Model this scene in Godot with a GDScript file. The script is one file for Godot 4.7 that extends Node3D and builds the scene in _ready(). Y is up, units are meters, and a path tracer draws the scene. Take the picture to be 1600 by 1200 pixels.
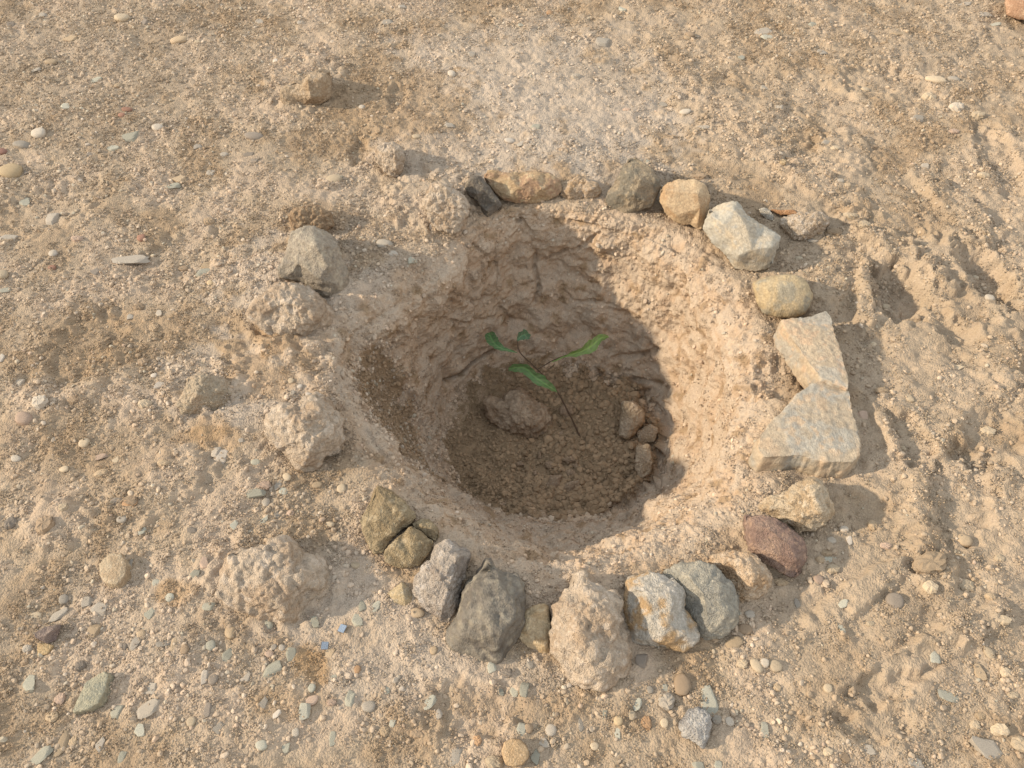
extends Node3D
# A hand-dug planting pit in dry stony earth, ringed with loose stones, under a low warm sun.

const CX := 0.0779          # middle of the pit
const CZ := -1.1800
const YS := -0.045          # height of the edge where the wall turns steep
const YF := -0.45          # height of the pit floor
# radius of the lip, of the steep edge and of the floor, at 72 bearings round the pit
const RL := [0.510, 0.507, 0.495, 0.485, 0.482, 0.483, 0.487, 0.500, 0.515, 0.524, 0.529, 0.525, 0.521, 0.517, 0.516, 0.518, 0.514, 0.510, 0.508, 0.509, 0.503, 0.495, 0.484, 0.471, 0.461, 0.451, 0.443, 0.440, 0.442, 0.447, 0.454, 0.454, 0.457, 0.463, 0.468, 0.475, 0.487, 0.495, 0.500, 0.509, 0.494, 0.480, 0.465, 0.455, 0.452, 0.453, 0.454, 0.458, 0.466, 0.477, 0.492, 0.507, 0.513, 0.522, 0.518, 0.519, 0.522, 0.516, 0.515, 0.521, 0.531, 0.543, 0.555, 0.553, 0.541, 0.532, 0.526, 0.523, 0.522, 0.519, 0.518, 0.517]
const RS := [0.430, 0.424, 0.421, 0.421, 0.424, 0.427, 0.426, 0.428, 0.433, 0.432, 0.425, 0.422, 0.422, 0.421, 0.423, 0.427, 0.433, 0.440, 0.445, 0.434, 0.426, 0.414, 0.404, 0.396, 0.388, 0.382, 0.379, 0.374, 0.371, 0.372, 0.374, 0.378, 0.385, 0.395, 0.409, 0.422, 0.436, 0.454, 0.450, 0.432, 0.410, 0.393, 0.379, 0.374, 0.373, 0.374, 0.379, 0.391, 0.410, 0.434, 0.456, 0.485, 0.501, 0.510, 0.506, 0.507, 0.504, 0.502, 0.495, 0.491, 0.491, 0.483, 0.478, 0.477, 0.473, 0.460, 0.451, 0.446, 0.438, 0.431, 0.428, 0.428]
const RF := [0.300, 0.294, 0.285, 0.267, 0.253, 0.241, 0.233, 0.216, 0.201, 0.190, 0.181, 0.174, 0.168, 0.158, 0.150, 0.144, 0.139, 0.136, 0.134, 0.133, 0.132, 0.133, 0.135, 0.138, 0.142, 0.146, 0.149, 0.153, 0.159, 0.166, 0.175, 0.188, 0.200, 0.207, 0.216, 0.227, 0.239, 0.248, 0.260, 0.275, 0.283, 0.292, 0.305, 0.319, 0.327, 0.339, 0.349, 0.347, 0.349, 0.352, 0.355, 0.352, 0.352, 0.355, 0.360, 0.360, 0.357, 0.356, 0.357, 0.362, 0.369, 0.378, 0.379, 0.383, 0.390, 0.380, 0.365, 0.353, 0.345, 0.337, 0.321, 0.309]
const P1 := 0.24
const P2 := 0.76
const P3 := 0.86
const STEP := 0.0045
# patches of differently coloured soil: x, z, half length, half width, bearing, albedo, strength
const SOIL := [
	[0.093, -2.180, 0.389, 0.367, 0.289, 0.452, 0.360, 0.278, 0.700],
	[-0.079, -2.410, 0.314, 0.134, 0.153, 0.452, 0.360, 0.278, 0.500],
	[0.227, -1.917, 0.249, 0.130, 0.533, 0.452, 0.360, 0.278, 0.400],
	[-0.328, -2.088, 0.244, 0.209, 0.275, 0.310, 0.210, 0.126, 0.750],
	[-0.966, -1.239, 0.132, 0.134, -1.015, 0.310, 0.210, 0.126, 0.600],
	[-0.858, -0.965, 0.198, 0.125, 0.000, 0.310, 0.210, 0.126, 0.350],
	[-0.481, -1.375, 0.231, 0.180, 0.773, 0.457, 0.356, 0.267, 0.750],
	[-0.613, -1.130, 0.153, 0.103, 0.000, 0.457, 0.356, 0.267, 0.650],
	[-0.512, -1.029, 0.162, 0.096, 0.000, 0.457, 0.356, 0.267, 0.500],
	[-0.173, -1.890, 0.208, 0.105, 0.000, 0.457, 0.356, 0.267, 0.600],
	[-0.328, -1.685, 0.197, 0.207, 0.000, 0.457, 0.356, 0.267, 0.300],
	[-0.273, -0.560, 0.194, 0.123, 0.000, 0.457, 0.356, 0.267, 0.500],
	[-0.412, -0.644, 0.153, 0.109, 0.000, 0.457, 0.356, 0.267, 0.350],
	[-0.641, -0.620, 0.186, 0.120, 0.000, 0.457, 0.356, 0.267, 0.250],
	[-0.111, -0.492, 0.188, 0.065, 0.000, 0.457, 0.356, 0.267, 0.400],
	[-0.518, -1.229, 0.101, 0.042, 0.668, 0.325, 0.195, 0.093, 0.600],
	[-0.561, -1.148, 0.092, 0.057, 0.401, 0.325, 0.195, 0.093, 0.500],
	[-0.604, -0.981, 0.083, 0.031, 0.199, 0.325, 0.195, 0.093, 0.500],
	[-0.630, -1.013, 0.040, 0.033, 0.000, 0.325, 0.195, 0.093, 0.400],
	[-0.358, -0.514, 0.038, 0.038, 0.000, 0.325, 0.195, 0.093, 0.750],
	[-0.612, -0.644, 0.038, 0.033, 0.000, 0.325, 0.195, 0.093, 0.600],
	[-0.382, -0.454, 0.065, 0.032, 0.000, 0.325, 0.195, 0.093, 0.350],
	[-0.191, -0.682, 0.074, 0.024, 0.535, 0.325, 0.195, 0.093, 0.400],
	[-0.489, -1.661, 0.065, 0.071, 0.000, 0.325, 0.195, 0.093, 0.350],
	[0.604, -1.157, 0.067, 0.081, -0.995, 0.310, 0.210, 0.126, 0.900],
	[0.553, -1.355, 0.045, 0.079, 0.000, 0.310, 0.210, 0.126, 0.500],
	[-0.065, -0.438, 0.087, 0.052, 0.000, 0.310, 0.210, 0.126, 0.600],
	[0.941, -1.355, 0.284, 0.372, 0.000, 0.392, 0.289, 0.195, 0.600],
	[0.699, -0.620, 0.303, 0.252, 0.000, 0.392, 0.289, 0.195, 0.550],
	[0.393, -2.410, 0.590, 0.200, 0.000, 0.392, 0.289, 0.195, 0.300],
	[-1.354, -2.342, 0.619, 0.445, 0.000, 0.375, 0.281, 0.195, 0.600],
	[-1.215, -1.685, 0.263, 0.369, 0.000, 0.375, 0.281, 0.195, 0.350],
	[1.477, -2.480, 0.319, 0.381, 0.000, 0.375, 0.281, 0.195, 0.500]]
# footprints, hollows and humps: x, z, half length, half width, bearing, height
const DENTS := [
	[0.942, -1.523, 0.167, 0.059, 0.930, 0.022],
	[0.962, -1.375, 0.174, 0.046, 1.033, -0.019],
	[1.149, -1.685, 0.151, 0.059, 1.111, 0.019],
	[0.821, -1.759, 0.146, 0.061, 0.692, 0.016],
	[1.083, -1.202, 0.066, 0.134, 0.240, 0.016],
	[0.891, -0.859, 0.068, 0.140, 0.446, -0.014],
	[0.802, -0.816, 0.046, 0.119, 0.319, 0.014],
	[0.635, -0.644, 0.152, 0.028, -0.561, 0.014],
	[0.774, -0.560, 0.161, 0.031, -0.464, 0.016],
	[0.665, -0.492, 0.140, 0.030, -0.462, -0.014],
	[0.615, -1.944, 0.157, 0.071, 0.563, 0.010],
	[0.813, -2.243, 0.183, 0.071, 0.463, -0.008],
	[-0.963, -1.239, 0.125, 0.072, -1.389, -0.013],
	[-0.908, -1.315, 0.069, 0.048, -1.377, -0.005],
	[-0.911, -1.148, 0.094, 0.034, -1.368, 0.006],
	[-0.331, -2.173, 0.030, 0.079, 0.000, -0.012],
	[-0.420, -1.931, 0.028, 0.055, 0.000, -0.010],
	[0.918, -1.406, 0.070, 0.104, 0.000, -0.030],
	[0.827, -1.375, 0.023, 0.143, 0.196, 0.019],
	[1.045, -1.501, 0.102, 0.084, 1.280, 0.016],
	[1.140, -1.458, 0.113, 0.055, 1.261, -0.035],
	[1.105, -1.568, 0.046, 0.101, -0.780, 0.016],
	[1.317, -1.890, 0.052, 0.164, 0.000, -0.016],
	[0.826, -1.568, 0.095, 0.041, 0.000, 0.014],
	[0.825, -0.965, 0.042, 0.090, -0.195, -0.019],
	[0.780, -0.997, 0.020, 0.092, -0.198, 0.014],
	[0.603, -1.151, 0.067, 0.075, -0.994, -0.020],
	[-0.060, -0.440, 0.087, 0.048, 0.000, -0.014],
	[0.677, -0.816, 0.075, 0.057, 0.000, -0.008],
	[0.792, -0.676, 0.056, 0.034, -0.481, 0.016],
	[0.989, -0.981, 0.059, 0.103, 0.729, -0.014],
	[0.692, -2.088, 0.215, 0.117, 0.585, 0.008],
	[-0.524, -1.096, 0.152, 0.180, 0.000, 0.008],
	[-0.493, -1.355, 0.203, 0.155, 0.608, 0.008],
	[-0.669, -1.130, 0.098, 0.087, 0.000, 0.014],
	[-0.442, -0.682, 0.143, 0.112, 0.000, 0.012],
	[-0.200, -1.734, 0.133, 0.144, 0.000, 0.016],
	[-0.605, -2.243, 0.132, 0.156, 0.000, 0.010],
	[-0.370, -1.458, 0.123, 0.124, 0.000, 0.006],
	[0.492, -2.243, 0.117, 0.063, 0.588, 0.006],
	[-1.215, -1.685, 0.187, 0.103, -0.578, -0.010],
	[-0.800, -1.523, 0.138, 0.090, -0.526, -0.010],
	[-0.704, -0.874, 0.121, 0.078, -0.670, 0.012],
	[-0.881, -0.788, 0.074, 0.057, 0.000, 0.012],
	[-1.030, -1.045, 0.081, 0.101, 0.000, 0.010],
	[0.911, -1.931, 0.101, 0.084, 0.584, 0.014],
	[1.097, -2.243, 0.145, 0.098, 0.635, -0.014],
	[0.741, -1.395, 0.043, 0.104, 0.506, 0.014],
	[0.602, -0.417, 0.065, 0.032, 0.000, -0.011],
	[0.522, -0.607, 0.070, 0.048, 0.000, -0.006]]
# drifts of fine dust with few stones: x, z, half length, half width, share of grains missing
const SMOOTH := [
	[0.093, -2.180, 0.391, 0.317, 0.750],
	[-0.328, -2.088, 0.219, 0.172, 0.500],
	[0.921, -1.184, 0.184, 0.178, 0.500],
	[-0.174, -1.903, 0.157, 0.080, 0.500],
	[0.752, -0.682, 0.143, 0.078, 0.350],
	[-0.241, -0.708, 0.072, 0.064, 0.500],
	[0.918, -1.890, 0.208, 0.160, 0.300],
	[-0.966, -1.239, 0.087, 0.095, 0.500]]
const CRACKS := [
	[Vector3(-0.192, -0.383, -1.406), Vector3(-0.156, -0.400, -1.458), Vector3(-0.129, -0.400, -1.481), Vector3(-0.104, -0.388, -1.508), Vector3(-0.051, -0.394, -1.541), 0.0060, 0.0220],
	[Vector3(-0.126, -0.015, -1.602), Vector3(-0.097, -0.035, -1.600), Vector3(-0.071, -0.084, -1.613), Vector3(-0.064, -0.140, -1.617), 0.0040, 0.0120],
	[Vector3(-0.071, -0.084, -1.613), Vector3(-0.043, -0.137, -1.638), Vector3(-0.038, -0.184, -1.633), 0.0040, 0.0100],
	[Vector3(0.065, -0.131, -1.676), Vector3(0.061, -0.187, -1.664), Vector3(0.074, -0.238, -1.645), Vector3(0.064, -0.277, -1.629), 0.0060, 0.0140],
	[Vector3(-0.017, -0.191, -1.644), Vector3(0.021, -0.232, -1.644), Vector3(0.062, -0.224, -1.651), 0.0040, 0.0080],
	[Vector3(0.017, -0.006, -1.704), Vector3(0.025, -0.038, -1.691), Vector3(0.050, -0.070, -1.685), 0.0050, 0.0100],
	[Vector3(-0.008, -0.020, -1.683), Vector3(0.025, -0.042, -1.688), 0.0040, 0.0080],
	[Vector3(0.087, -0.163, -1.669), Vector3(0.137, -0.125, -1.670), Vector3(0.178, -0.105, -1.668), Vector3(0.232, -0.046, -1.659), 0.0060, 0.0120],
	[Vector3(-0.181, -0.173, -1.467), Vector3(-0.137, -0.249, -1.522), Vector3(-0.053, -0.294, -1.585), 0.0060, 0.0100],
	[Vector3(0.177, -0.269, -1.621), Vector3(0.228, -0.250, -1.609), Vector3(0.280, -0.250, -1.592), 0.0050, 0.0080],
	[Vector3(0.288, -0.397, -1.520), Vector3(0.354, -0.358, -1.497), Vector3(0.399, -0.312, -1.485), 0.0070, 0.0120],
	[Vector3(0.237, -0.444, -1.499), Vector3(0.342, -0.427, -1.470), Vector3(0.405, -0.394, -1.427), 0.0070, 0.0120],
	[Vector3(-0.161, -0.094, -1.493), Vector3(-0.111, -0.205, -1.563), Vector3(-0.061, -0.228, -1.603), 0.0060, 0.0100],
	[Vector3(-0.035, -0.276, -1.604), Vector3(0.000, -0.323, -1.598), Vector3(0.054, -0.342, -1.603), 0.0060, 0.0100]]
# loose pebbles and chips: kind, colour, where, x, z, length, width, bearing
const SMALL := [
	["pebble", "yellow", " on the coarse gravel beyond the ring", -1.335, -1.838, 0.0672, 0.0530, 0.00],
	["pebble", "cream", " on the coarse gravel beyond the ring", -1.239, -2.578, 0.0503, 0.0378, 0.00],
	["pebble", "tan", " on the coarse gravel beyond the ring", -1.037, -2.476, 0.0599, 0.0335, 0.35],
	["pebble", "tan", " on the coarse gravel beyond the ring", -1.389, -2.342, 0.0404, 0.0283, 0.00],
	["chip", "grey", " on the coarse gravel beyond the ring", -1.512, -2.614, 0.0306, 0.0263, 0.00],
	["chip", "green", " on the coarse gravel beyond the ring", -1.236, -2.259, 0.0348, 0.0217, 0.00],
	["pebble", "red", " on the coarse gravel beyond the ring", -1.099, -2.108, 0.0329, 0.0204, 0.00],
	["pebble", "red", " on the coarse gravel beyond the ring", -1.106, -2.080, 0.0218, 0.0181, 0.00],
	["pebble", "pale", " on the coarse gravel beyond the ring", -0.994, -2.031, 0.0338, 0.0268, 0.00],
	["chip", "green", " on the coarse gravel beyond the ring", -1.061, -1.989, 0.0506, 0.0281, 0.26],
	["chip", "lgreen", " on the coarse gravel beyond the ring", -1.098, -1.942, 0.0433, 0.0195, 0.17],
	["pebble", "pale", " on the coarse gravel beyond the ring", -1.312, -1.996, 0.0440, 0.0403, 0.00],
	["pebble", "grey", " on the coarse gravel beyond the ring", -1.347, -1.951, 0.0481, 0.0306, 0.00],
	["pebble", "dred", " on the coarse gravel beyond the ring", -1.387, -1.918, 0.0291, 0.0255, 0.00],
	["pebble", "dark", " near the lone orange tan rock", -0.711, -1.981, 0.0571, 0.0282, 0.00],
	["chip", "dark", " near the lone orange tan rock", -0.716, -1.903, 0.0276, 0.0171, 0.00],
	["chip", "dark", " near the lone orange tan rock", -0.693, -1.877, 0.0234, 0.0169, 0.00],
	["clod", "clod", " on the coarse gravel beyond the ring", -0.767, -1.642, 0.0281, 0.0281, 0.00],
	["chip", "grey", " on the coarse gravel beyond the ring", -0.864, -1.942, 0.0304, 0.0236, 0.00],
	["chip", "green", " on the coarse gravel beyond the ring", -0.893, -1.779, 0.0363, 0.0233, 0.00],
	["chip", "tan", " on the coarse gravel beyond the ring", -0.880, -1.810, 0.0391, 0.0228, 0.00],
	["pebble", "cream", " near the steep pinkish clay lump", -0.470, -1.810, 0.0467, 0.0311, 0.00],
	["chip", "green", " near the steep pinkish clay lump", -0.462, -1.824, 0.0188, 0.0125, 0.00],
	["chip", "grey", " on the coarse gravel beyond the ring", -1.174, -1.662, 0.0295, 0.0295, 0.00],
	["chip", "lgreen", " on the coarse gravel beyond the ring", -1.271, -1.731, 0.0340, 0.0238, 0.00],
	["pebble", "red", " on the coarse gravel beyond the ring", -0.921, -1.581, 0.0221, 0.0283, 0.00],
	["slab", "grey", " on the coarse gravel beyond the ring", -0.936, -1.512, 0.0816, 0.0314, -0.14],
	["pebble", "white", " on the coarse gravel beyond the ring", -1.125, -1.529, 0.0220, 0.0220, 0.00],
	["clod", "pink", " on the coarse gravel beyond the ring", -1.079, -1.577, 0.0303, 0.0202, 0.00],
	["chip", "grey", " on the coarse gravel beyond the ring", -1.263, -1.593, 0.0394, 0.0197, 0.00],
	["pebble", "cream", " on the coarse gravel beyond the ring", -0.974, -2.457, 0.0253, 0.0189, 0.00],
	["chip", "grey", " on the coarse gravel beyond the ring", -0.809, -2.585, 0.0322, 0.0201, 0.00],
	["chip", "grey", " on the coarse gravel beyond the ring", -0.672, -2.559, 0.0284, 0.0205, 0.00],
	["pebble", "tan", " on the coarse gravel beyond the ring", -1.162, -2.233, 0.0304, 0.0228, 0.00],
	["chip", "tan", " on the coarse gravel beyond the ring", -1.370, -2.470, 0.0498, 0.0199, 0.00],
	["chip", "lgreen", " on the coarse gravel beyond the ring", -1.274, -2.114, 0.0300, 0.0195, 0.00],
	["pebble", "pale", " near the lone orange tan rock", -0.783, -1.908, 0.0265, 0.0199, 0.00],
	["chip", "grey", " on the coarse gravel beyond the ring", -0.802, -1.836, 0.0260, 0.0169, 0.00],
	["chip", "white", " near the lone orange tan rock", -0.717, -2.354, 0.0180, 0.0135, 0.00],
	["chip", "dark", " on the coarse gravel beyond the ring", -1.296, -1.838, 0.0211, 0.0183, 0.00],
	["chip", "grey", " on the coarse gravel beyond the ring", -1.426, -2.302, 0.0289, 0.0161, 0.00],
	["chip", "dark", " on the coarse gravel beyond the ring", -1.163, -2.559, 0.0248, 0.0199, 0.00],
	["chip", "dark", " on the coarse gravel beyond the ring", -1.587, -2.552, 0.0314, 0.0209, 0.00],
	["chip", "dark", " on the coarse gravel beyond the ring", -1.150, -1.913, 0.0182, 0.0182, 0.00],
	["pebble", "pale", " on the coarse gravel beyond the ring", -0.180, -2.284, 0.0249, 0.0320, 0.00],
	["clod", "pale", " on the open gravelly ground", 0.190, -2.267, 0.0283, 0.0283, 0.00],
	["pebble", "white", " near the long orange ochre rock", -0.006, -1.969, 0.0296, 0.0231, 0.00],
	["chip", "grey", " near the long orange ochre rock", 0.023, -1.953, 0.0192, 0.0166, 0.00],
	["pebble", "cream", " near the steep pinkish clay lump", -0.264, -1.979, 0.0259, 0.0195, 0.00],
	["chip", "grey", " near the steep pinkish clay lump", -0.176, -2.031, 0.0302, 0.0171, 0.00],
	["pebble", "pale", " on the open gravelly ground", 0.493, -2.095, 0.0341, 0.0218, 0.00],
	["pebble", "pale", " near the round pitted pinkish lump", -0.316, -1.561, 0.0432, 0.0341, 0.00],
	["chip", "pale", " near the round pitted pinkish lump", -0.291, -1.522, 0.0291, 0.0146, 0.00],
	["chip", "green", " near the round pitted pinkish lump", -0.246, -1.506, 0.0256, 0.0222, 0.00],
	["pebble", "orange", " on the open gravelly ground", 0.123, -2.638, 0.0237, 0.0237, 0.00],
	["pebble", "brown", " on the open gravelly ground", 0.557, -2.495, 0.0308, 0.0308, 0.00],
	["chip", "grey", " on the coarse gravel beyond the ring", -0.355, -2.645, 0.0286, 0.0175, 0.00],
	["chip", "lgreen", " near the long orange ochre rock", 0.066, -2.021, 0.0235, 0.0170, 0.00],
	["chip", "grey", " on the open gravelly ground", 0.282, -2.463, 0.0452, 0.0301, 0.00],
	["chip", "lgreen", " on the open gravelly ground", 0.356, -2.651, 0.0287, 0.0223, 0.00],
	["chip", "lgreen", " on the open gravelly ground", 0.028, -2.548, 0.0277, 0.0138, 0.00],
	["pebble", "pale", " near the lone orange tan rock", -0.430, -2.119, 0.0205, 0.0178, 0.00],
	["pebble", "brown", " near the long orange ochre rock", 0.135, -1.922, 0.0178, 0.0152, 0.00],
	["chip", "grey", " on the coarse gravel beyond the ring", -0.398, -2.561, 0.0389, 0.0218, 0.00],
	["chip", "grey", " on the coarse gravel beyond the ring", -0.123, -2.390, 0.0220, 0.0191, 0.00],
	["clod", "pink", " on the open gravelly ground", 0.327, -2.114, 0.0244, 0.0149, 0.00],
	["chip", "grey", " on the open gravelly ground", 0.436, -2.146, 0.0276, 0.0165, 0.00],
	["chip", "green", " near the grey brown triangular stone", 0.366, -1.875, 0.0189, 0.0189, 0.00],
	["chip", "grey", " on the open gravelly ground", 0.533, -2.021, 0.0334, 0.0200, -0.52],
	["chip", "lgreen", " on the open gravelly ground", 0.698, -2.366, 0.0270, 0.0180, 0.00],
	["chip", "grey", " on the open gravelly ground", 0.784, -2.507, 0.0629, 0.0283, 0.17],
	["chip", "lgreen", " on the open gravelly ground", 0.792, -2.470, 0.0358, 0.0171, 0.00],
	["pebble", "tan", " on the open gravelly ground", 0.549, -2.482, 0.0276, 0.0230, 0.00],
	["pebble", "cream", " on the open gravelly ground", 1.040, -2.220, 0.0269, 0.0269, 0.00],
	["pebble", "cream", " on the open gravelly ground", 1.248, -2.242, 0.0618, 0.0340, -0.21],
	["pebble", "pale", " on the open gravelly ground", 1.308, -2.256, 0.0406, 0.0250, 0.00],
	["clod", "cream", " on the open gravelly ground", 1.210, -2.170, 0.0377, 0.0347, 0.00],
	["clod", "pale", " on the open gravelly ground", 1.265, -2.106, 0.0411, 0.0389, 0.00],
	["chip", "grey", " on the open gravelly ground", 1.142, -2.056, 0.0290, 0.0217, 0.00],
	["pebble", "grey", " near the whitish knobbly lump", 0.856, -1.773, 0.0193, 0.0167, 0.00],
	["pebble", "tan", " near the whitish knobbly lump", 0.871, -1.761, 0.0205, 0.0205, 0.00],
	["clod", "clod", " near the whitish knobbly lump", 0.797, -1.585, 0.0398, 0.0278, 0.00],
	["pebble", "tan", " near the whitish knobbly lump", 0.761, -1.589, 0.0192, 0.0192, 0.00],
	["pebble", "grey", " near the whitish knobbly lump", 0.743, -1.569, 0.0298, 0.0155, -0.17],
	["chip", "tan", " on the open gravelly ground", 1.210, -2.495, 0.0573, 0.0147, 0.00],
	["chip", "grey", " on the soft trodden soil outside the slabs", 0.862, -1.947, 0.0244, 0.0189, 0.00],
	["clod", "cream", " on the soft trodden soil outside the slabs", 0.873, -1.913, 0.0241, 0.0161, 0.00],
	["chip", "pale", " on the open gravelly ground", 0.742, -2.228, 0.0217, 0.0145, 0.00],
	["chip", "grey", " on the open gravelly ground", 0.942, -2.390, 0.0386, 0.0216, 0.00],
	["chip", "lgreen", " near the pinkish rock on grey gravel", 1.533, -2.559, 0.0434, 0.0191, 0.00],
	["clod", "cream", " on the open gravelly ground", 1.315, -2.072, 0.0373, 0.0299, 0.00],
	["clod", "cream", " on the soft trodden soil outside the slabs", 1.250, -1.815, 0.0346, 0.0208, 0.00],
	["chip", "grey", " on the soft trodden soil outside the slabs", 1.108, -1.861, 0.0205, 0.0164, 0.00],
	["clod", "cream", " near the whitish knobbly lump", 0.865, -1.589, 0.0305, 0.0244, 0.00],
	["clod", "cream", " near the whitish knobbly lump", 0.858, -1.654, 0.0373, 0.0249, 0.00],
	["clod", "brown", " near the tan square block", 0.498, -1.820, 0.0376, 0.0213, 0.00],
	["clod", "yellow", " near the whitish knobbly lump", 0.716, -1.838, 0.0193, 0.0193, 0.00],
	["chip", "grey", " near the pinkish rock on grey gravel", 1.478, -2.679, 0.0531, 0.0177, 0.00],
	["slab", "grey", " near the pinkish rock on grey gravel", 1.515, -2.611, 0.0525, 0.0193, 0.00],
	["chip", "lgreen", " on the open gravelly ground", 0.954, -2.546, 0.0323, 0.0177, 0.00],
	["clod", "pink", " on the soft trodden soil outside the slabs", 1.226, -2.001, 0.0318, 0.0188, 0.00],
	["clod", "brown", " on the soft trodden soil outside the slabs", 0.996, -1.951, 0.0276, 0.0207, 0.00],
	["pebble", "cream", " on the open gravelly ground", -1.217, -1.450, 0.0289, 0.0289, 0.00],
	["pebble", "pale", " on the coarse gravel beyond the ring", -1.126, -1.530, 0.0226, 0.0226, 0.00],
	["chip", "dark", " on the open gravelly ground", -1.002, -1.465, 0.0241, 0.0169, 0.00],
	["pebble", "red", " on the open gravelly ground", -1.109, -1.476, 0.0222, 0.0161, 0.00],
	["chip", "green", " near the pale crumbly lump", -0.748, -1.474, 0.0325, 0.0209, 0.35],
	["pebble", "yellow", " near the pale crumbly lump", -0.720, -1.432, 0.0182, 0.0182, 0.00],
	["chip", "tan", " near the pale crumbly lump", -0.748, -1.503, 0.0351, 0.0152, 0.00],
	["pebble", "brown", " on the coarse gravel beyond the ring", -0.805, -1.499, 0.0271, 0.0189, 0.00],
	["clod", "brown", " near the half buried earthy lump", -0.818, -1.189, 0.0249, 0.0216, 0.00],
	["chip", "white", " near the half buried earthy lump", -0.762, -1.121, 0.0189, 0.0221, -1.05],
	["clod", "cream", " near the half buried earthy lump", -0.781, -1.073, 0.0312, 0.0260, 0.00],
	["clod", "pale", " on the open gravelly ground", -0.997, -1.067, 0.0359, 0.0326, 0.00],
	["pebble", "pink", " on the open gravelly ground", -1.022, -1.030, 0.0379, 0.0347, 0.00],
	["pebble", "cream", " near the half buried earthy lump", -0.883, -0.975, 0.0238, 0.0238, 0.00],
	["pebble", "cream", " near the flat round tan stone", -0.905, -0.912, 0.0205, 0.0164, 0.00],
	["chip", "pink", " near the half buried earthy lump", -0.846, -0.944, 0.0286, 0.0133, 0.00],
	["chip", "cream", " near the half buried earthy lump", -0.808, -0.937, 0.0182, 0.0131, 0.00],
	["clod", "tan", " near the flat round tan stone", -0.828, -0.904, 0.0292, 0.0181, 0.44],
	["chip", "white", " near the half buried earthy lump", -0.594, -0.944, 0.0233, 0.0272, 0.00],
	["chip", "pale", " near the half buried earthy lump", -0.608, -0.955, 0.0176, 0.0195, 0.00],
	["pebble", "green", " near the pale crusted lump", -0.520, -0.928, 0.0220, 0.0162, 0.00],
	["clod", "pink", " near the pale crusted lump", -0.492, -0.870, 0.0290, 0.0215, 0.00],
	["chip", "grey", " near the pale crusted lump", -0.466, -0.875, 0.0140, 0.0187, 0.00],
	["pebble", "cream", " near the pale crusted lump", -0.451, -0.891, 0.0187, 0.0197, 0.00],
	["chip", "green", " near the pale crusted lump", -0.509, -0.852, 0.0420, 0.0178, 0.00],
	["pebble", "pale", " near the pale crusted lump", -0.484, -0.835, 0.0157, 0.0195, 0.00],
	["chip", "lgreen", " near the pale crusted lump", -0.452, -0.860, 0.0195, 0.0139, 0.00],
	["pebble", "tan", " near the pale crusted lump", -0.390, -0.878, 0.0231, 0.0167, 0.00],
	["pebble", "cream", " near the cracked olive brown rock", -0.340, -0.870, 0.0193, 0.0239, 0.00],
	["clod", "clod", " near the half buried earthy lump", -0.818, -1.288, 0.0256, 0.0222, 0.00],
	["pebble", "cream", " near the pale crusted lump", -0.479, -1.132, 0.0151, 0.0161, 0.00],
	["pebble", "white", " near the pale crusted lump", -0.458, -1.117, 0.0140, 0.0120, 0.00],
	["chip", "dark", " near the flat round tan stone", -0.777, -0.832, 0.0205, 0.0157, 0.00],
	["clod", "brown", " on the open gravelly ground", -0.871, -1.356, 0.0263, 0.0229, 0.00],
	["chip", "pale", " near the half buried earthy lump", -0.818, -1.332, 0.0180, 0.0135, 0.00],
	["chip", "grey", " near the half buried earthy lump", -0.883, -1.322, 0.0193, 0.0148, 0.00],
	["chip", "lgreen", " on the open gravelly ground", -1.199, -1.410, 0.0285, 0.0148, 0.00],
	["chip", "white", " on the open gravelly ground", -1.135, -1.199, 0.0209, 0.0174, 0.00],
	["clod", "tan", " near the half buried earthy lump", -0.703, -0.920, 0.0246, 0.0157, 0.00],
	["clod", "cream", " near the flat round tan stone", -0.871, -0.817, 0.0199, 0.0179, 0.00],
	["chip", "pale", " on the open gravelly ground", -1.069, -1.130, 0.0168, 0.0146, 0.00],
	["pebble", "white", " near the half buried earthy lump", -0.784, -1.152, 0.0149, 0.0138, 0.00],
	["clod", "brown", " near the flat round tan stone", -0.742, -0.827, 0.0291, 0.0242, 0.00],
	["clod", "brown", " near the half buried earthy lump", -0.933, -1.076, 0.0269, 0.0140, 0.00],
	["pebble", "pale", " on the open gravelly ground", -1.012, -0.938, 0.0212, 0.0169, 0.00],
	["chip", "pale", " near the half buried earthy lump", -0.560, -0.979, 0.0127, 0.0097, 0.00],
	["pebble", "grey", " near the pale crusted lump", -0.471, -1.100, 0.0130, 0.0130, 0.00],
	["pebble", "white", " near the pale crusted lump", -0.437, -1.097, 0.0149, 0.0109, 0.00],
	["chip", "grey", " near the flat round tan stone", -0.718, -0.702, 0.0159, 0.0291, 0.00],
	["pebble", "cream", " near the dark purple grey stone", -0.863, -0.606, 0.0248, 0.0152, 0.00],
	["chip", "grey", " near the dark purple grey stone", -0.824, -0.609, 0.0208, 0.0283, -0.35],
	["pebble", "grey", " near the dark purple grey stone", -0.824, -0.639, 0.0199, 0.0218, 0.00],
	["chip", "grey", " near the flat round tan stone", -0.781, -0.633, 0.0216, 0.0188, 0.00],
	["chip", "grey", " near the flat round tan stone", -0.752, -0.617, 0.0279, 0.0204, 0.00],
	["chip", "tan", " near the dark purple grey stone", -0.750, -0.574, 0.0230, 0.0212, 0.00],
	["chip", "grey", " near the long pointed shale flake", -0.667, -0.555, 0.0198, 0.0279, -0.52],
	["pebble", "tan", " near the long pointed shale flake", -0.660, -0.569, 0.0162, 0.0144, 0.00],
	["pebble", "dark", " near the long pointed shale flake", -0.685, -0.547, 0.0117, 0.0126, 0.00],
	["chip", "green", " near the flat round tan stone", -0.654, -0.607, 0.0209, 0.0181, 0.00],
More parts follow.
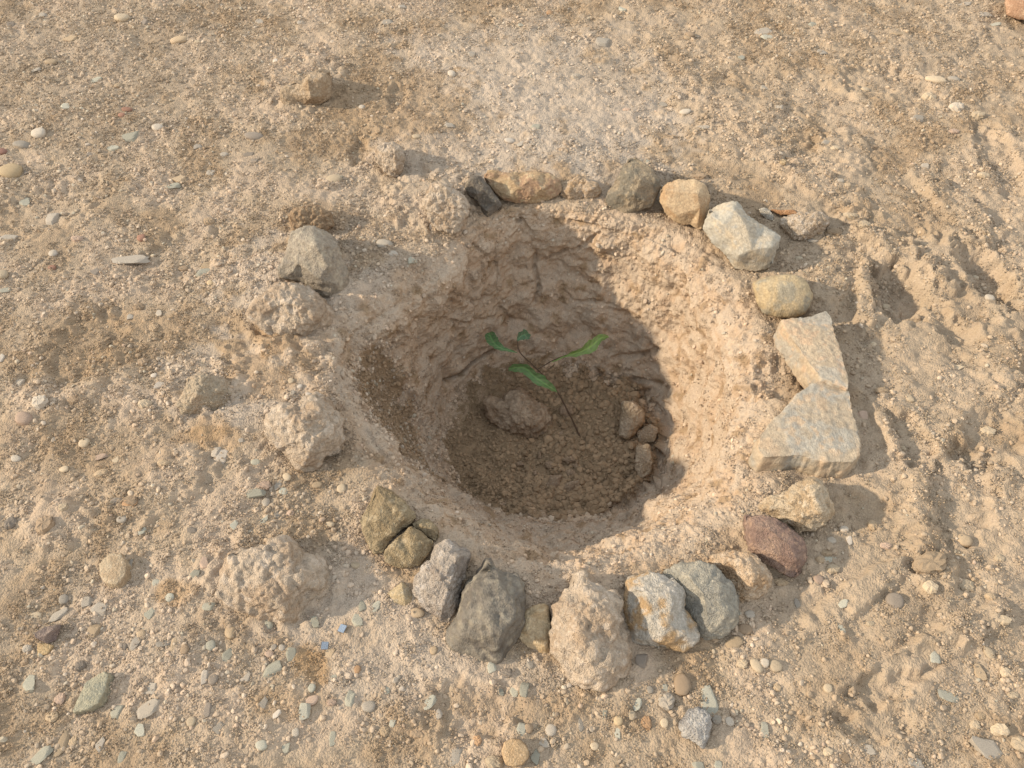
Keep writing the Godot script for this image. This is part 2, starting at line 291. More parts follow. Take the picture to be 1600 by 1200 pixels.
	["pebble", "lgreen", " near the flat round tan stone", -0.625, -0.637, 0.0181, 0.0181, 0.00],
	["chip", "green", " near the flat round tan stone", -0.587, -0.680, 0.0163, 0.0127, 0.00],
	["chip", "lgreen", " near the flat round tan stone", -0.659, -0.669, 0.0156, 0.0110, 0.00],
	["chip", "green", " near the dark purple grey stone", -0.831, -0.480, 0.0277, 0.0222, 0.00],
	["pebble", "lgreen", " near the large pale pitted lump", -0.532, -0.549, 0.0192, 0.0219, 0.00],
	["pebble", "tan", " near the large pale pitted lump", -0.503, -0.574, 0.0219, 0.0288, 0.00],
	["chip", "grey", " near the large pale pitted lump", -0.458, -0.494, 0.0128, 0.0154, 0.00],
	["chip", "green", " near the large pale pitted lump", -0.389, -0.535, 0.0213, 0.0221, 0.00],
	["chip", "green", " near the large pale pitted lump", -0.416, -0.505, 0.0323, 0.0187, 0.61],
	["pebble", "grey", " near the large pale pitted lump", -0.406, -0.545, 0.0137, 0.0137, 0.00],
	["pebble", "grey", " near the large pale pitted lump", -0.421, -0.547, 0.0120, 0.0129, 0.00],
	["pebble", "pink", " near the large pale pitted lump", -0.427, -0.535, 0.0171, 0.0154, 0.00],
	["shard", "blue", " near the large pale pitted lump", -0.303, -0.578, 0.0119, 0.0127, -0.35],
	["shard", "blue", " near the large pale pitted lump", -0.332, -0.550, 0.0119, 0.0127, 0.00],
	["chip", "lgreen", " near the large pale pitted lump", -0.353, -0.437, 0.0208, 0.0258, 0.00],
	["pebble", "pink", " near the large pale pitted lump", -0.344, -0.454, 0.0183, 0.0317, -1.05],
	["clod", "pink", " near the large pale pitted lump", -0.309, -0.452, 0.0174, 0.0133, 0.00],
	["chip", "green", " near the light grey rough rock", -0.278, -0.459, 0.0166, 0.0182, 0.00],
	["pebble", "lgreen", " near the large pale pitted lump", -0.411, -0.379, 0.0208, 0.0191, 0.00],
	["chip", "pale", " near the long pointed shale flake", -0.614, -0.439, 0.0349, 0.0262, 0.00],
	["chip", "pale", " near the long pointed shale flake", -0.618, -0.473, 0.0272, 0.0167, 0.44],
	["chip", "dark", " near the long pointed shale flake", -0.514, -0.437, 0.0137, 0.0239, 0.00],
	["pebble", "cream", " near the long pointed shale flake", -0.536, -0.417, 0.0180, 0.0180, 0.00],
	["chip", "green", " near the long pointed shale flake", -0.670, -0.437, 0.0203, 0.0177, 0.00],
	["chip", "lgreen", " near the long pointed shale flake", -0.621, -0.403, 0.0217, 0.0156, 0.00],
	["chip", "tan", " near the long pointed shale flake", -0.749, -0.381, 0.0179, 0.0402, -0.17],
	["chip", "green", " near the long pointed shale flake", -0.775, -0.365, 0.0341, 0.0206, 0.35],
	["chip", "grey", " near the long pointed shale flake", -0.681, -0.383, 0.0158, 0.0202, 0.00],
	["chip", "white", " near the long pointed shale flake", -0.530, -0.492, 0.0130, 0.0225, 0.00],
	["pebble", "dark", " near the large pale pitted lump", -0.513, -0.486, 0.0198, 0.0198, 0.00],
	["pebble", "green", " near the large pale pitted lump", -0.438, -0.588, 0.0182, 0.0199, 0.00],
	["chip", "green", " near the large pale pitted lump", -0.355, -0.590, 0.0197, 0.0154, 0.00],
	["pebble", "pale", " near the large pale pitted lump", -0.361, -0.402, 0.0133, 0.0174, 0.00],
	["chip", "white", " near the large pale pitted lump", -0.396, -0.430, 0.0125, 0.0125, 0.00],
	["chip", "grey", " near the large pale pitted lump", -0.420, -0.448, 0.0152, 0.0168, 0.00],
	["clod", "pale", " near the dark purple grey stone", -0.854, -0.543, 0.0169, 0.0160, 0.00],
	["clod", "brown", " near the flat round tan stone", -0.897, -0.781, 0.0348, 0.0398, 0.00],
	["clod", "dark", " near the flat round tan stone", -0.974, -0.791, 0.0254, 0.0305, 0.00],
	["pebble", "grey", " near the flat round tan stone", -0.754, -0.795, 0.0222, 0.0174, 0.00],
	["clod", "orange", " near the flat round tan stone", -0.742, -0.825, 0.0291, 0.0194, 0.00],
	["pebble", "pale", " near the pale crusted lump", -0.484, -0.835, 0.0176, 0.0195, 0.00],
	["chip", "lgreen", " near the large pale pitted lump", -0.481, -0.793, 0.0137, 0.0229, -0.44],
	["pebble", "pink", " near the large pale pitted lump", -0.432, -0.811, 0.0164, 0.0164, 0.00],
	["chip", "grey", " near the large pale pitted lump", -0.458, -0.810, 0.0119, 0.0147, 0.00],
	["pebble", "cream", " near the cracked olive brown rock", -0.352, -0.786, 0.0180, 0.0144, 0.00],
	["chip", "pink", " near the large pale pitted lump", -0.575, -0.701, 0.0182, 0.0164, 0.00],
	["chip", "dark", " near the flat round tan stone", -0.615, -0.769, 0.0233, 0.0121, 0.00],
	["chip", "lgreen", " near the flat round tan stone", -0.710, -0.771, 0.0143, 0.0124, 0.00],
	["chip", "lgreen", " near the large pale pitted lump", -0.533, -0.781, 0.0166, 0.0157, 0.00],
	["chip", "lgreen", " near the large pale pitted lump", -0.309, -0.494, 0.0150, 0.0109, 0.00],
	["pebble", "lgreen", " near the large pale pitted lump", -0.345, -0.476, 0.0151, 0.0167, 0.00],
	["chip", "tan", " near the large pale pitted lump", -0.322, -0.535, 0.0169, 0.0169, 0.00],
	["clod", "dark", " near the long pointed shale flake", -0.754, -0.513, 0.0182, 0.0210, 0.00],
	["clod", "pink", " near the long pointed shale flake", -0.773, -0.457, 0.0200, 0.0227, 0.00],
	["clod", "tan", " near the long pointed shale flake", -0.775, -0.426, 0.0226, 0.0181, 0.00],
	["chip", "grey", " near the long pointed shale flake", -0.487, -0.406, 0.0195, 0.0169, 0.00],
	["chip", "green", " near the large pale pitted lump", -0.300, -0.395, 0.0131, 0.0230, 0.00],
	["chip", "green", " near the large pale pitted lump", -0.374, -0.378, 0.0124, 0.0132, 0.00],
	["chip", "green", " near the long pointed shale flake", -0.640, -0.364, 0.0130, 0.0174, 0.00],
	["clod", "brown", " near the long pointed shale flake", -0.581, -0.360, 0.0171, 0.0154, 0.00],
	["clod", "tan", " near the long pointed shale flake", -0.731, -0.388, 0.0151, 0.0222, 0.00],
	["chip", "grey", " near the long pointed shale flake", -0.614, -0.551, 0.0267, 0.0133, 0.00],
	["pebble", "brown", " near the long pointed shale flake", -0.574, -0.539, 0.0158, 0.0202, 0.00],
	["chip", "tan", " near the long pointed shale flake", -0.596, -0.549, 0.0115, 0.0221, 0.00],
	["chip", "green", " near the large pale pitted lump", -0.501, -0.531, 0.0156, 0.0217, -0.35],
	["chip", "green", " near the large pale pitted lump", -0.549, -0.618, 0.0222, 0.0116, 0.00],
	["chip", "green", " near the light grey rough rock", -0.279, -0.593, 0.0238, 0.0170, 0.00],
	["chip", "green", " near the light grey rough rock", -0.273, -0.620, 0.0180, 0.0180, 0.00],
	["chip", "lgreen", " near the light grey rough rock", -0.246, -0.620, 0.0145, 0.0171, 0.00],
	["pebble", "tan", " near the light grey rough rock", -0.171, -0.607, 0.0262, 0.0194, 0.00],
	["pebble", "cream", " near the cracked olive brown rock", -0.292, -0.701, 0.0201, 0.0140, 0.00],
	["pebble", "tan", " near the dark dimpled rock", -0.138, -0.539, 0.0150, 0.0166, 0.00],
	["chip", "green", " near the light grey rough rock", -0.278, -0.459, 0.0166, 0.0190, 0.00],
	["pebble", "pale", " near the light grey rough rock", -0.244, -0.446, 0.0263, 0.0222, 0.00],
	["chip", "grey", " near the largest round tan pebble", -0.094, -0.367, 0.0225, 0.0321, -0.26],
	["clod", "orange", " near the largest round tan pebble", -0.058, -0.389, 0.0161, 0.0169, 0.00],
	["chip", "green", " near the largest round tan pebble", 0.040, -0.364, 0.0184, 0.0201, 0.00],
	["pebble", "pale", " near the largest round tan pebble", 0.066, -0.406, 0.0210, 0.0226, 0.00],
	["chip", "green", " near the largest round tan pebble", 0.004, -0.473, 0.0139, 0.0163, 0.00],
	["chip", "green", " near the largest round tan pebble", 0.021, -0.472, 0.0163, 0.0180, 0.00],
	["chip", "green", " near the largest round tan pebble", -0.021, -0.473, 0.0147, 0.0147, 0.00],
	["chip", "lgreen", " near the dark dimpled rock", -0.037, -0.507, 0.0189, 0.0165, 0.00],
	["clod", "pale", " near the small grey white rough lump", 0.263, -0.452, 0.0297, 0.0297, 0.00],
	["pebble", "brown", " near the small grey white rough lump", 0.294, -0.482, 0.0308, 0.0416, -0.26],
	["pebble", "yellow", " near the small grey white rough lump", 0.179, -0.420, 0.0163, 0.0171, 0.00],
	["pebble", "cream", " near the small grey white rough lump", 0.202, -0.430, 0.0147, 0.0172, 0.00],
	["chip", "dark", " near the large pink rock", 0.226, -0.521, 0.0217, 0.0192, 0.00],
	["pebble", "cream", " near the largest round tan pebble", 0.137, -0.381, 0.0153, 0.0153, 0.00],
	["chip", "grey", " near the largest round tan pebble", 0.115, -0.415, 0.0122, 0.0211, 0.00],
	["chip", "lgreen", " near the largest round tan pebble", -0.141, -0.452, 0.0204, 0.0204, 0.00],
	["clod", "brown", " near the largest round tan pebble", -0.161, -0.401, 0.0211, 0.0162, 0.00],
	["clod", "cream", " near the largest round tan pebble", -0.028, -0.357, 0.0304, 0.0240, 0.00],
	["chip", "lgreen", " near the largest round tan pebble", 0.015, -0.406, 0.0145, 0.0161, 0.00],
	["pebble", "brown", " near the largest round tan pebble", 0.028, -0.408, 0.0145, 0.0178, 0.00],
	["chip", "grey", " near the dark dimpled rock", 0.031, -0.519, 0.0132, 0.0181, 0.00],
	["clod", "dark", " near the dark dimpled rock", -0.010, -0.500, 0.0205, 0.0164, 0.00],
	["chip", "lgreen", " near the small grey white rough lump", 0.213, -0.448, 0.0148, 0.0181, 0.00],
	["pebble", "grey", " near the small grey white rough lump", 0.237, -0.473, 0.0124, 0.0149, 0.00],
	["chip", "lgreen", " near the small grey white rough lump", 0.264, -0.476, 0.0116, 0.0149, 0.00],
	["chip", "lgreen", " near the small grey white rough lump", 0.176, -0.401, 0.0097, 0.0162, 0.00],
	["chip", "green", " near the large pink rock", 0.157, -0.431, 0.0081, 0.0139, 0.00],
	["chip", "pale", " near the largest round tan pebble", 0.052, -0.385, 0.0201, 0.0121, 0.00],
	["chip", "grey", " near the largest round tan pebble", -0.125, -0.431, 0.0122, 0.0146, 0.00],
	["clod", "tan", " near the largest round tan pebble", -0.213, -0.404, 0.0163, 0.0187, 0.00],
	["chip", "tan", " near the largest round tan pebble", -0.236, -0.406, 0.0122, 0.0163, 0.00],
	["chip", "green", " near the light grey rough rock", -0.216, -0.473, 0.0124, 0.0107, 0.00],
	["pebble", "orange", " near the light grey rough rock", -0.269, -0.507, 0.0125, 0.0150, 0.00],
	["chip", "lgreen", " near the largest round tan pebble", -0.201, -0.417, 0.0106, 0.0106, 0.00],
	["pebble", "cream", " near the small grey white rough lump", 0.256, -0.417, 0.0148, 0.0180, 0.00],
	["clod", "orange", " near the small grey white rough lump", 0.226, -0.417, 0.0180, 0.0245, 0.00],
	["slab", "lgreen", " near the small grey white rough lump", 0.335, -0.454, 0.0333, 0.0416, 0.52],
	["pebble", "pale", " near the small grey white rough lump", 0.365, -0.419, 0.0158, 0.0166, 0.00],
	["pebble", "grey", " near the small grey white rough lump", 0.345, -0.422, 0.0191, 0.0166, 0.00],
	["pebble", "dark", " near the reddish brown rock", 0.696, -0.628, 0.0340, 0.0340, 0.00],
	["pebble", "tan", " near the cream knobbly rock", 0.871, -0.759, 0.0325, 0.0295, 0.00],
	["pebble", "pink", " near the reddish brown rock", 0.569, -0.673, 0.0208, 0.0208, 0.00],
	["chip", "lgreen", " near the reddish brown rock", 0.587, -0.582, 0.0125, 0.0356, 0.26],
	["chip", "lgreen", " near the reddish brown rock", 0.601, -0.624, 0.0180, 0.0135, 0.00],
	["pebble", "cream", " near the grey green angular rock", 0.458, -0.511, 0.0240, 0.0231, 0.00],
	["pebble", "cream", " near the grey green angular rock", 0.425, -0.511, 0.0196, 0.0298, 0.52],
	["pebble", "pale", " near the grey green angular rock", 0.439, -0.515, 0.0171, 0.0171, 0.00],
	["pebble", "cream", " on the soft trodden soil outside the slabs", 0.837, -0.533, 0.0177, 0.0271, 0.26],
	["chip", "tan", " on the soft trodden soil outside the slabs", 0.809, -0.498, 0.0212, 0.0212, 0.00],
	["chip", "lgreen", " near the reddish brown rock", 0.738, -0.525, 0.0228, 0.0209, -0.52],
	["chip", "lgreen", " on the soft trodden soil outside the slabs", 0.741, -0.459, 0.0342, 0.0180, -0.61],
	["chip", "grey", " on the soft trodden soil outside the slabs", 0.779, -0.371, 0.0584, 0.0270, -0.70],
	["chip", "grey", " on the soft trodden soil outside the slabs", 0.654, -0.351, 0.0322, 0.0174, 0.00],
	["chip", "lgreen", " near the small grey white rough lump", 0.421, -0.402, 0.0125, 0.0217, 0.00],
	["pebble", "brown", " near the grey green angular rock", 0.418, -0.578, 0.0267, 0.0233, 0.00],
	["pebble", "grey", " near the grey green angular rock", 0.430, -0.605, 0.0217, 0.0174, 0.00],
	["pebble", "tan", " near the grey green angular rock", 0.396, -0.555, 0.0342, 0.0257, 0.35],
	["clod", "clod", " near the cream knobbly rock", 0.777, -0.697, 0.0712, 0.0427, 0.35],
	["clod", "cream", " near the cream knobbly rock", 0.762, -0.650, 0.0244, 0.0244, 0.00],
	["clod", "cream", " near the cream knobbly rock", 0.840, -0.663, 0.0345, 0.0287, 0.00],
	["pebble", "cream", " near the small grey white rough lump", 0.539, -0.471, 0.0164, 0.0164, 0.00],
	["clod", "cream", " near the small grey white rough lump", 0.517, -0.369, 0.0169, 0.0152, 0.00],
	["chip", "brown", " near the small grey white rough lump", 0.543, -0.362, 0.0187, 0.0153, 0.00],
	["pebble", "pale", " near the cream knobbly rock", 0.614, -0.757, 0.0186, 0.0167, 0.00],
	["chip", "white", " near the cream knobbly rock", 0.647, -0.756, 0.0112, 0.0168, 0.00],
	["clod", "tan", " near the cream knobbly rock", 0.598, -0.731, 0.0230, 0.0166, 0.00],
	["clod", "tan", " near the reddish brown rock", 0.582, -0.715, 0.0165, 0.0165, 0.00],
	["chip", "lgreen", " near the cream knobbly rock", 0.601, -0.717, 0.0276, 0.0138, 0.00],
	["clod", "cream", " near the reddish brown rock", 0.601, -0.697, 0.0274, 0.0210, 0.00],
	["clod", "tan", " near the reddish brown rock", 0.502, -0.672, 0.0268, 0.0205, 0.00],
	["clod", "cream", " on the soft trodden soil outside the slabs", 0.810, -0.402, 0.0273, 0.0227, 0.00],
	["clod", "cream", " on the soft trodden soil outside the slabs", 0.831, -0.378, 0.0274, 0.0255, 0.00],
	["clod", "cream", " on the soft trodden soil outside the slabs", 0.873, -0.588, 0.0286, 0.0171, 0.00],
	["clod", "tan", " on the soft trodden soil outside the slabs", 0.876, -0.639, 0.0192, 0.0173, 0.00],
	["clod", "cream", " near the reddish brown rock", 0.643, -0.588, 0.0162, 0.0117, 0.00],
	["clod", "cream", " on the soft trodden soil outside the slabs", 0.853, -0.461, 0.0213, 0.0139, 0.00],
	["chip", "grey", " near the small grey white rough lump", 0.587, -0.372, 0.0198, 0.0129, 0.00],
	["chip", "grey", " near the reddish brown rock", 0.523, -0.631, 0.0133, 0.0160, 0.00],
	["clod", "cream", " near the grey green angular rock", 0.402, -0.515, 0.0195, 0.0170, 0.00],
	["clod", "tan", " near the small grey white rough lump", 0.455, -0.475, 0.0128, 0.0153, 0.00],
	["chip", "lgreen", " near the small grey white rough lump", 0.306, -0.351, 0.0204, 0.0122, 0.00],
	["chip", "lgreen", " near the small grey white rough lump", 0.337, -0.351, 0.0123, 0.0123, 0.00],
	["clod", "cream", " on the soft trodden soil outside the slabs", 0.849, -0.496, 0.0186, 0.0186, 0.00],
	["clod", "tan", " on the soft trodden soil outside the slabs", 0.788, -0.426, 0.0182, 0.0163, 0.00],
	["clod", "cream", " on the soft trodden soil outside the slabs", 0.774, -0.411, 0.0162, 0.0180, 0.00],
	["clod", "pink", " near the cream knobbly rock", 0.712, -0.743, 0.0236, 0.0142, 0.00],
	["clod", "cream", " on the soft trodden soil outside the slabs", 0.921, -0.717, 0.0168, 0.0168, 0.00],
	["clod", "tan", " near the cream knobbly rock", 0.702, -0.791, 0.0191, 0.0238, 0.00],
	["pebble", "pale", " near the cream knobbly rock", 0.644, -0.781, 0.0188, 0.0169, 0.00],
	["chip", "pale", " on the open gravelly ground", 0.759, -2.103, 0.0240, 0.0180, 0.00],
	["pebble", "tan", " on the soft trodden soil outside the slabs", 1.077, -1.184, 0.0260, 0.0130, -0.35],
	["chip", "cream", " near the narrow slab piece", 0.985, -1.175, 0.0286, 0.0127, 0.26],
	["pebble", "cream", " near the narrow slab piece", 0.848, -1.082, 0.0181, 0.0242, 0.35],
	["clod", "cream", " on the soft trodden soil outside the slabs", 0.999, -1.011, 0.0307, 0.0245, 0.00],
	["chip", "pink", " near the broad slab piece", 0.746, -1.045, 0.0322, 0.0234, 0.00],
	["pebble", "cream", " near the grey boulder", 0.888, -1.379, 0.0198, 0.0165, 0.00],
	["pebble", "pale", " on the soft trodden soil outside the slabs", 1.121, -1.379, 0.0242, 0.0207, 0.00],
	["pebble", "cream", " near the narrow slab piece", 0.819, -1.248, 0.0157, 0.0126, 0.00],
	["clod", "cream", " near the broad slab piece", 0.805, -0.965, 0.0174, 0.0145, 0.00],
	["clod", "clod", " near the narrow slab piece", 0.794, -1.101, 0.0330, 0.0180, 0.00]]
const PALETTE := {
	"tan": Color(0.399, 0.284, 0.176),
	"cream": Color(0.463, 0.350, 0.231),
	"pale": Color(0.423, 0.345, 0.263),
	"grey": Color(0.337, 0.277, 0.214),
	"dark": Color(0.244, 0.191, 0.145),
	"green": Color(0.333, 0.296, 0.221),
	"lgreen": Color(0.381, 0.341, 0.260),
	"white": Color(0.473, 0.390, 0.307),
	"red": Color(0.312, 0.162, 0.106),
	"dred": Color(0.240, 0.124, 0.089),
	"pink": Color(0.423, 0.292, 0.207),
	"yellow": Color(0.448, 0.320, 0.185),
	"brown": Color(0.300, 0.207, 0.130),
	"orange": Color(0.404, 0.240, 0.130),
	"blue": Color(0.244, 0.282, 0.338),
	"clod": Color(0.399, 0.281, 0.176)}

var taken := {}
var fn := {}
var U := PackedFloat32Array()
var V := PackedFloat32Array()
var NU := 0
var NV := 0
var VU0 := 0      # index of the first evenly spaced column / row
var VV0 := 0
var FU0 := -2.05
var FU1 := 2.15
var FV0 := -1.95
var FV1 := 1.25
var GP := PackedVector3Array()
var GN := PackedVector3Array()
var GC := PackedColorArray()
var stone_mat: StandardMaterial3D
var smooth_mat: StandardMaterial3D
var rng := RandomNumberGenerator.new()


func numbered(called: String) -> String:
	taken[called] = taken.get(called, -1) + 1
	return called if taken[called] == 0 else "%s_%03d" % [called, taken[called]]


func tag(o: Node, label: String, category: String, group := "", kind := "") -> void:
	o.set_meta("label", label)
	if category: o.set_meta("category", category)
	if group: o.set_meta("group", group)
	if kind: o.set_meta("kind", kind)


func noise(key: String, freq: float, octaves := 1, type := FastNoiseLite.TYPE_SIMPLEX, ridged := false) -> FastNoiseLite:
	var n := FastNoiseLite.new()
	n.noise_type = type
	n.frequency = freq
	n.seed = 100 + fn.size() * 17
	n.fractal_type = FastNoiseLite.FRACTAL_NONE if octaves == 1 else (FastNoiseLite.FRACTAL_RIDGED if ridged else FastNoiseLite.FRACTAL_FBM)
	n.fractal_octaves = octaves
	if type == FastNoiseLite.TYPE_CELLULAR:
		n.cellular_distance_function = FastNoiseLite.DISTANCE_EUCLIDEAN
		n.cellular_return_type = FastNoiseLite.RETURN_DISTANCE
		n.cellular_jitter = 1.0
	fn[key] = n
	return n


func noise_texture(freq: float, octaves: int, low: float, high: float, sd: int, normal := false, bump := 4.0, type := FastNoiseLite.TYPE_SIMPLEX) -> NoiseTexture2D:
	var n := FastNoiseLite.new()
	n.noise_type = type
	n.frequency = freq
	n.fractal_octaves = octaves
	n.fractal_gain = 0.62
	n.seed = sd
	var t := NoiseTexture2D.new()
	t.width = 1024
	t.height = 1024
	t.seamless = true
	t.noise = n
	if normal:
		t.as_normal_map = true
		t.bump_strength = bump
	else:
		var g := Gradient.new()
		g.set_color(0, Color(low, low, low))
		g.set_color(1, Color(high, high, high))
		t.color_ramp = g
	return t


func _ready() -> void:
	camera_and_light()
	rng.seed = 4711
	noise("macro", 1.6, 2)
	noise("mid", 9.0, 3)
	noise("lump", 26.0, 1, FastNoiseLite.TYPE_CELLULAR)
	noise("crumb", 60.0, 1, FastNoiseLite.TYPE_CELLULAR)
	noise("fine", 75.0, 2)
	noise("mask", 3.2, 3)
	noise("tone", 14.0, 4)
	noise("warp", 7.0, 2)
	noise("wall", 8.0, 3)
	noise("ledge", 22.0, 4, FastNoiseLite.TYPE_SIMPLEX, true)
	noise("strata", 8.0, 2)
	noise("rock", 1.0, 3)
	noise("rockmid", 1.0, 3)
	noise("rockpit", 1.0, 1, FastNoiseLite.TYPE_CELLULAR)
	noise("rocktone", 1.0, 4)
	materials()
	ground()
	rocks()
	small_stones()
	sapling()
	gravel()


func camera_and_light() -> void:
	var cam := Camera3D.new()
	cam.name = "camera"
	add_child(cam)
	cam.position = Vector3(0, 1.5, 0)
	cam.rotation_degrees = Vector3(-53, 0, 0)
	cam.fov = 48.0
	cam.near = 0.05
	cam.far = 400.0
	cam.current = true
	var sky := ProceduralSkyMaterial.new()
	sky.sky_top_color = Color(0.70, 0.75, 0.80)
	sky.sky_horizon_color = Color(0.93, 0.89, 0.82)
	sky.sky_curve = 0.25
	sky.sky_energy_multiplier = 1.33
	sky.ground_bottom_color = Color(0.55, 0.46, 0.36)
	sky.ground_horizon_color = Color(0.70, 0.62, 0.52)
	sky.sun_angle_max = 20.0
	var e := Environment.new()
	e.background_mode = Environment.BG_SKY
	e.sky = Sky.new()
	e.sky.sky_material = sky
	e.tonemap_mode = Environment.TONE_MAPPER_LINEAR
	e.tonemap_exposure = 1.29
	e.sdfgi_enabled = true
	e.ssao_enabled = true
	e.ssil_enabled = true
	var w := WorldEnvironment.new()
	w.name = "environment"
	w.environment = e
	add_child(w)
	var sun := DirectionalLight3D.new()
	sun.name = "sun"
	sun.light_energy = 1.6
	sun.light_color = Color(1.0, 0.95, 0.86)
	sun.light_angular_distance = 2.0
	sun.shadow_enabled = true
	var el := deg_to_rad(26.0)
	var az := deg_to_rad(6.0)     # the light travels to +x, a little away from the camera
	sun.basis = Basis.looking_at(Vector3(cos(el) * cos(az), -sin(el), -cos(el) * sin(az)))
	add_child(sun)


func materials() -> void:
	stone_mat = StandardMaterial3D.new()
	stone_mat.resource_name = "stone"
	stone_mat.vertex_color_use_as_albedo = true
	stone_mat.albedo_texture = noise_texture(0.02, 6, 0.84, 1.0, 5)
	stone_mat.roughness = 0.92
	stone_mat.metallic_specular = 0.3
	stone_mat.uv1_triplanar = true
	stone_mat.uv1_scale = Vector3(7, 7, 7)
	stone_mat.heightmap_enabled = true
	stone_mat.heightmap_texture = noise_texture(0.03, 6, 0.0, 1.0, 9)
	stone_mat.heightmap_scale = 0.5
	smooth_mat = stone_mat.duplicate()
	smooth_mat.resource_name = "smooth stone"
	smooth_mat.heightmap_scale = 0.2
	smooth_mat.roughness = 0.75


# ---------------------------------------------------------------- the ground and the pit
func table(t: Array, a: float) -> float:
	var f := fposmod(a / TAU * 72.0, 72.0)
	var i := int(f)
	var k := f - i
	k = k * k * (3.0 - 2.0 * k)
	return lerpf(t[i % 72], t[(i + 1) % 72], k)


func polyline(p: float, rl: float, rs: float, rf: float) -> Vector2:
	if p < P1:
		return Vector2(rf * p / P1, YF)
	if p < P2:
		var t := (p - P1) / (P2 - P1)
		return Vector2(lerpf(rf, rs, t) + 0.028 * sin(t * PI), lerpf(YF, YS, t))
	if p < P3:
		var t := (p - P2) / (P3 - P2)
		return Vector2(lerpf(rs, rl, t), YS * (1.0 - t))
	return Vector2(rl + p - P3, 0.0)


func profile(p: float, rl: float, rs: float, rf: float) -> Vector2:
	var s := Vector2.ZERO
	for d in [-0.036, -0.018, 0.0, 0.018, 0.036]:
		s += polyline(maxf(p + d, 0.0), rl, rs, rf)
	return s * 0.2


func axis(lo: float, hi: float) -> PackedFloat32Array:
	var a := PackedFloat32Array()
	var before := []
	var x := lo
	var s := STEP
	while x > -60.0:
		s *= 1.22
		x -= s
		before.append(x)
	before.reverse()
	for b in before: a.append(b)
	var n := int(round((hi - lo) / STEP))
	for i in n + 1: a.append(lo + i * STEP)
	x = lo + n * STEP
	s = STEP
	while x < 60.0:
		s *= 1.22
		x += s
		a.append(x)
	return a


func in_row(list: Array, v: float) -> Array:   # those that can reach a row of the sheet
	var found := []
	for s in list:
		var m: float = maxf(s[2], s[3]) * 1.75
		if s[1] + m - CZ > minf(v * 0.5, v) and s[1] - m - CZ < maxf(v * 0.5, v): found.append(s)
	return found


func dent(x: float, z: float, row: Array) -> float:
	var h := 0.0
	for d in row:
		var dx: float = x - d[0]
		var m: float = maxf(d[2], d[3]) * 1.7
		if dx > m or dx < -m: continue
		var dz: float = z - d[1]
		if dz > m or dz < -m: continue
		var c := cos(d[4])
		var s := sin(d[4])
		var a: float = (dx * c + dz * s) / d[2]
		var b: float = (-dx * s + dz * c) / d[3]
		var q := a * a + b * b
		if q < 3.0:
			q += fn.warp.get_noise_2d(x * 3.0, z * 3.0) * 0.5
			h += d[5] * (1.0 - smoothstep(0.25, 1.25, q))
			if d[5] < 0.0: h -= d[5] * 0.18 * smoothstep(0.7, 1.3, q) * (1.0 - smoothstep(1.3, 2.3, q))
	return h


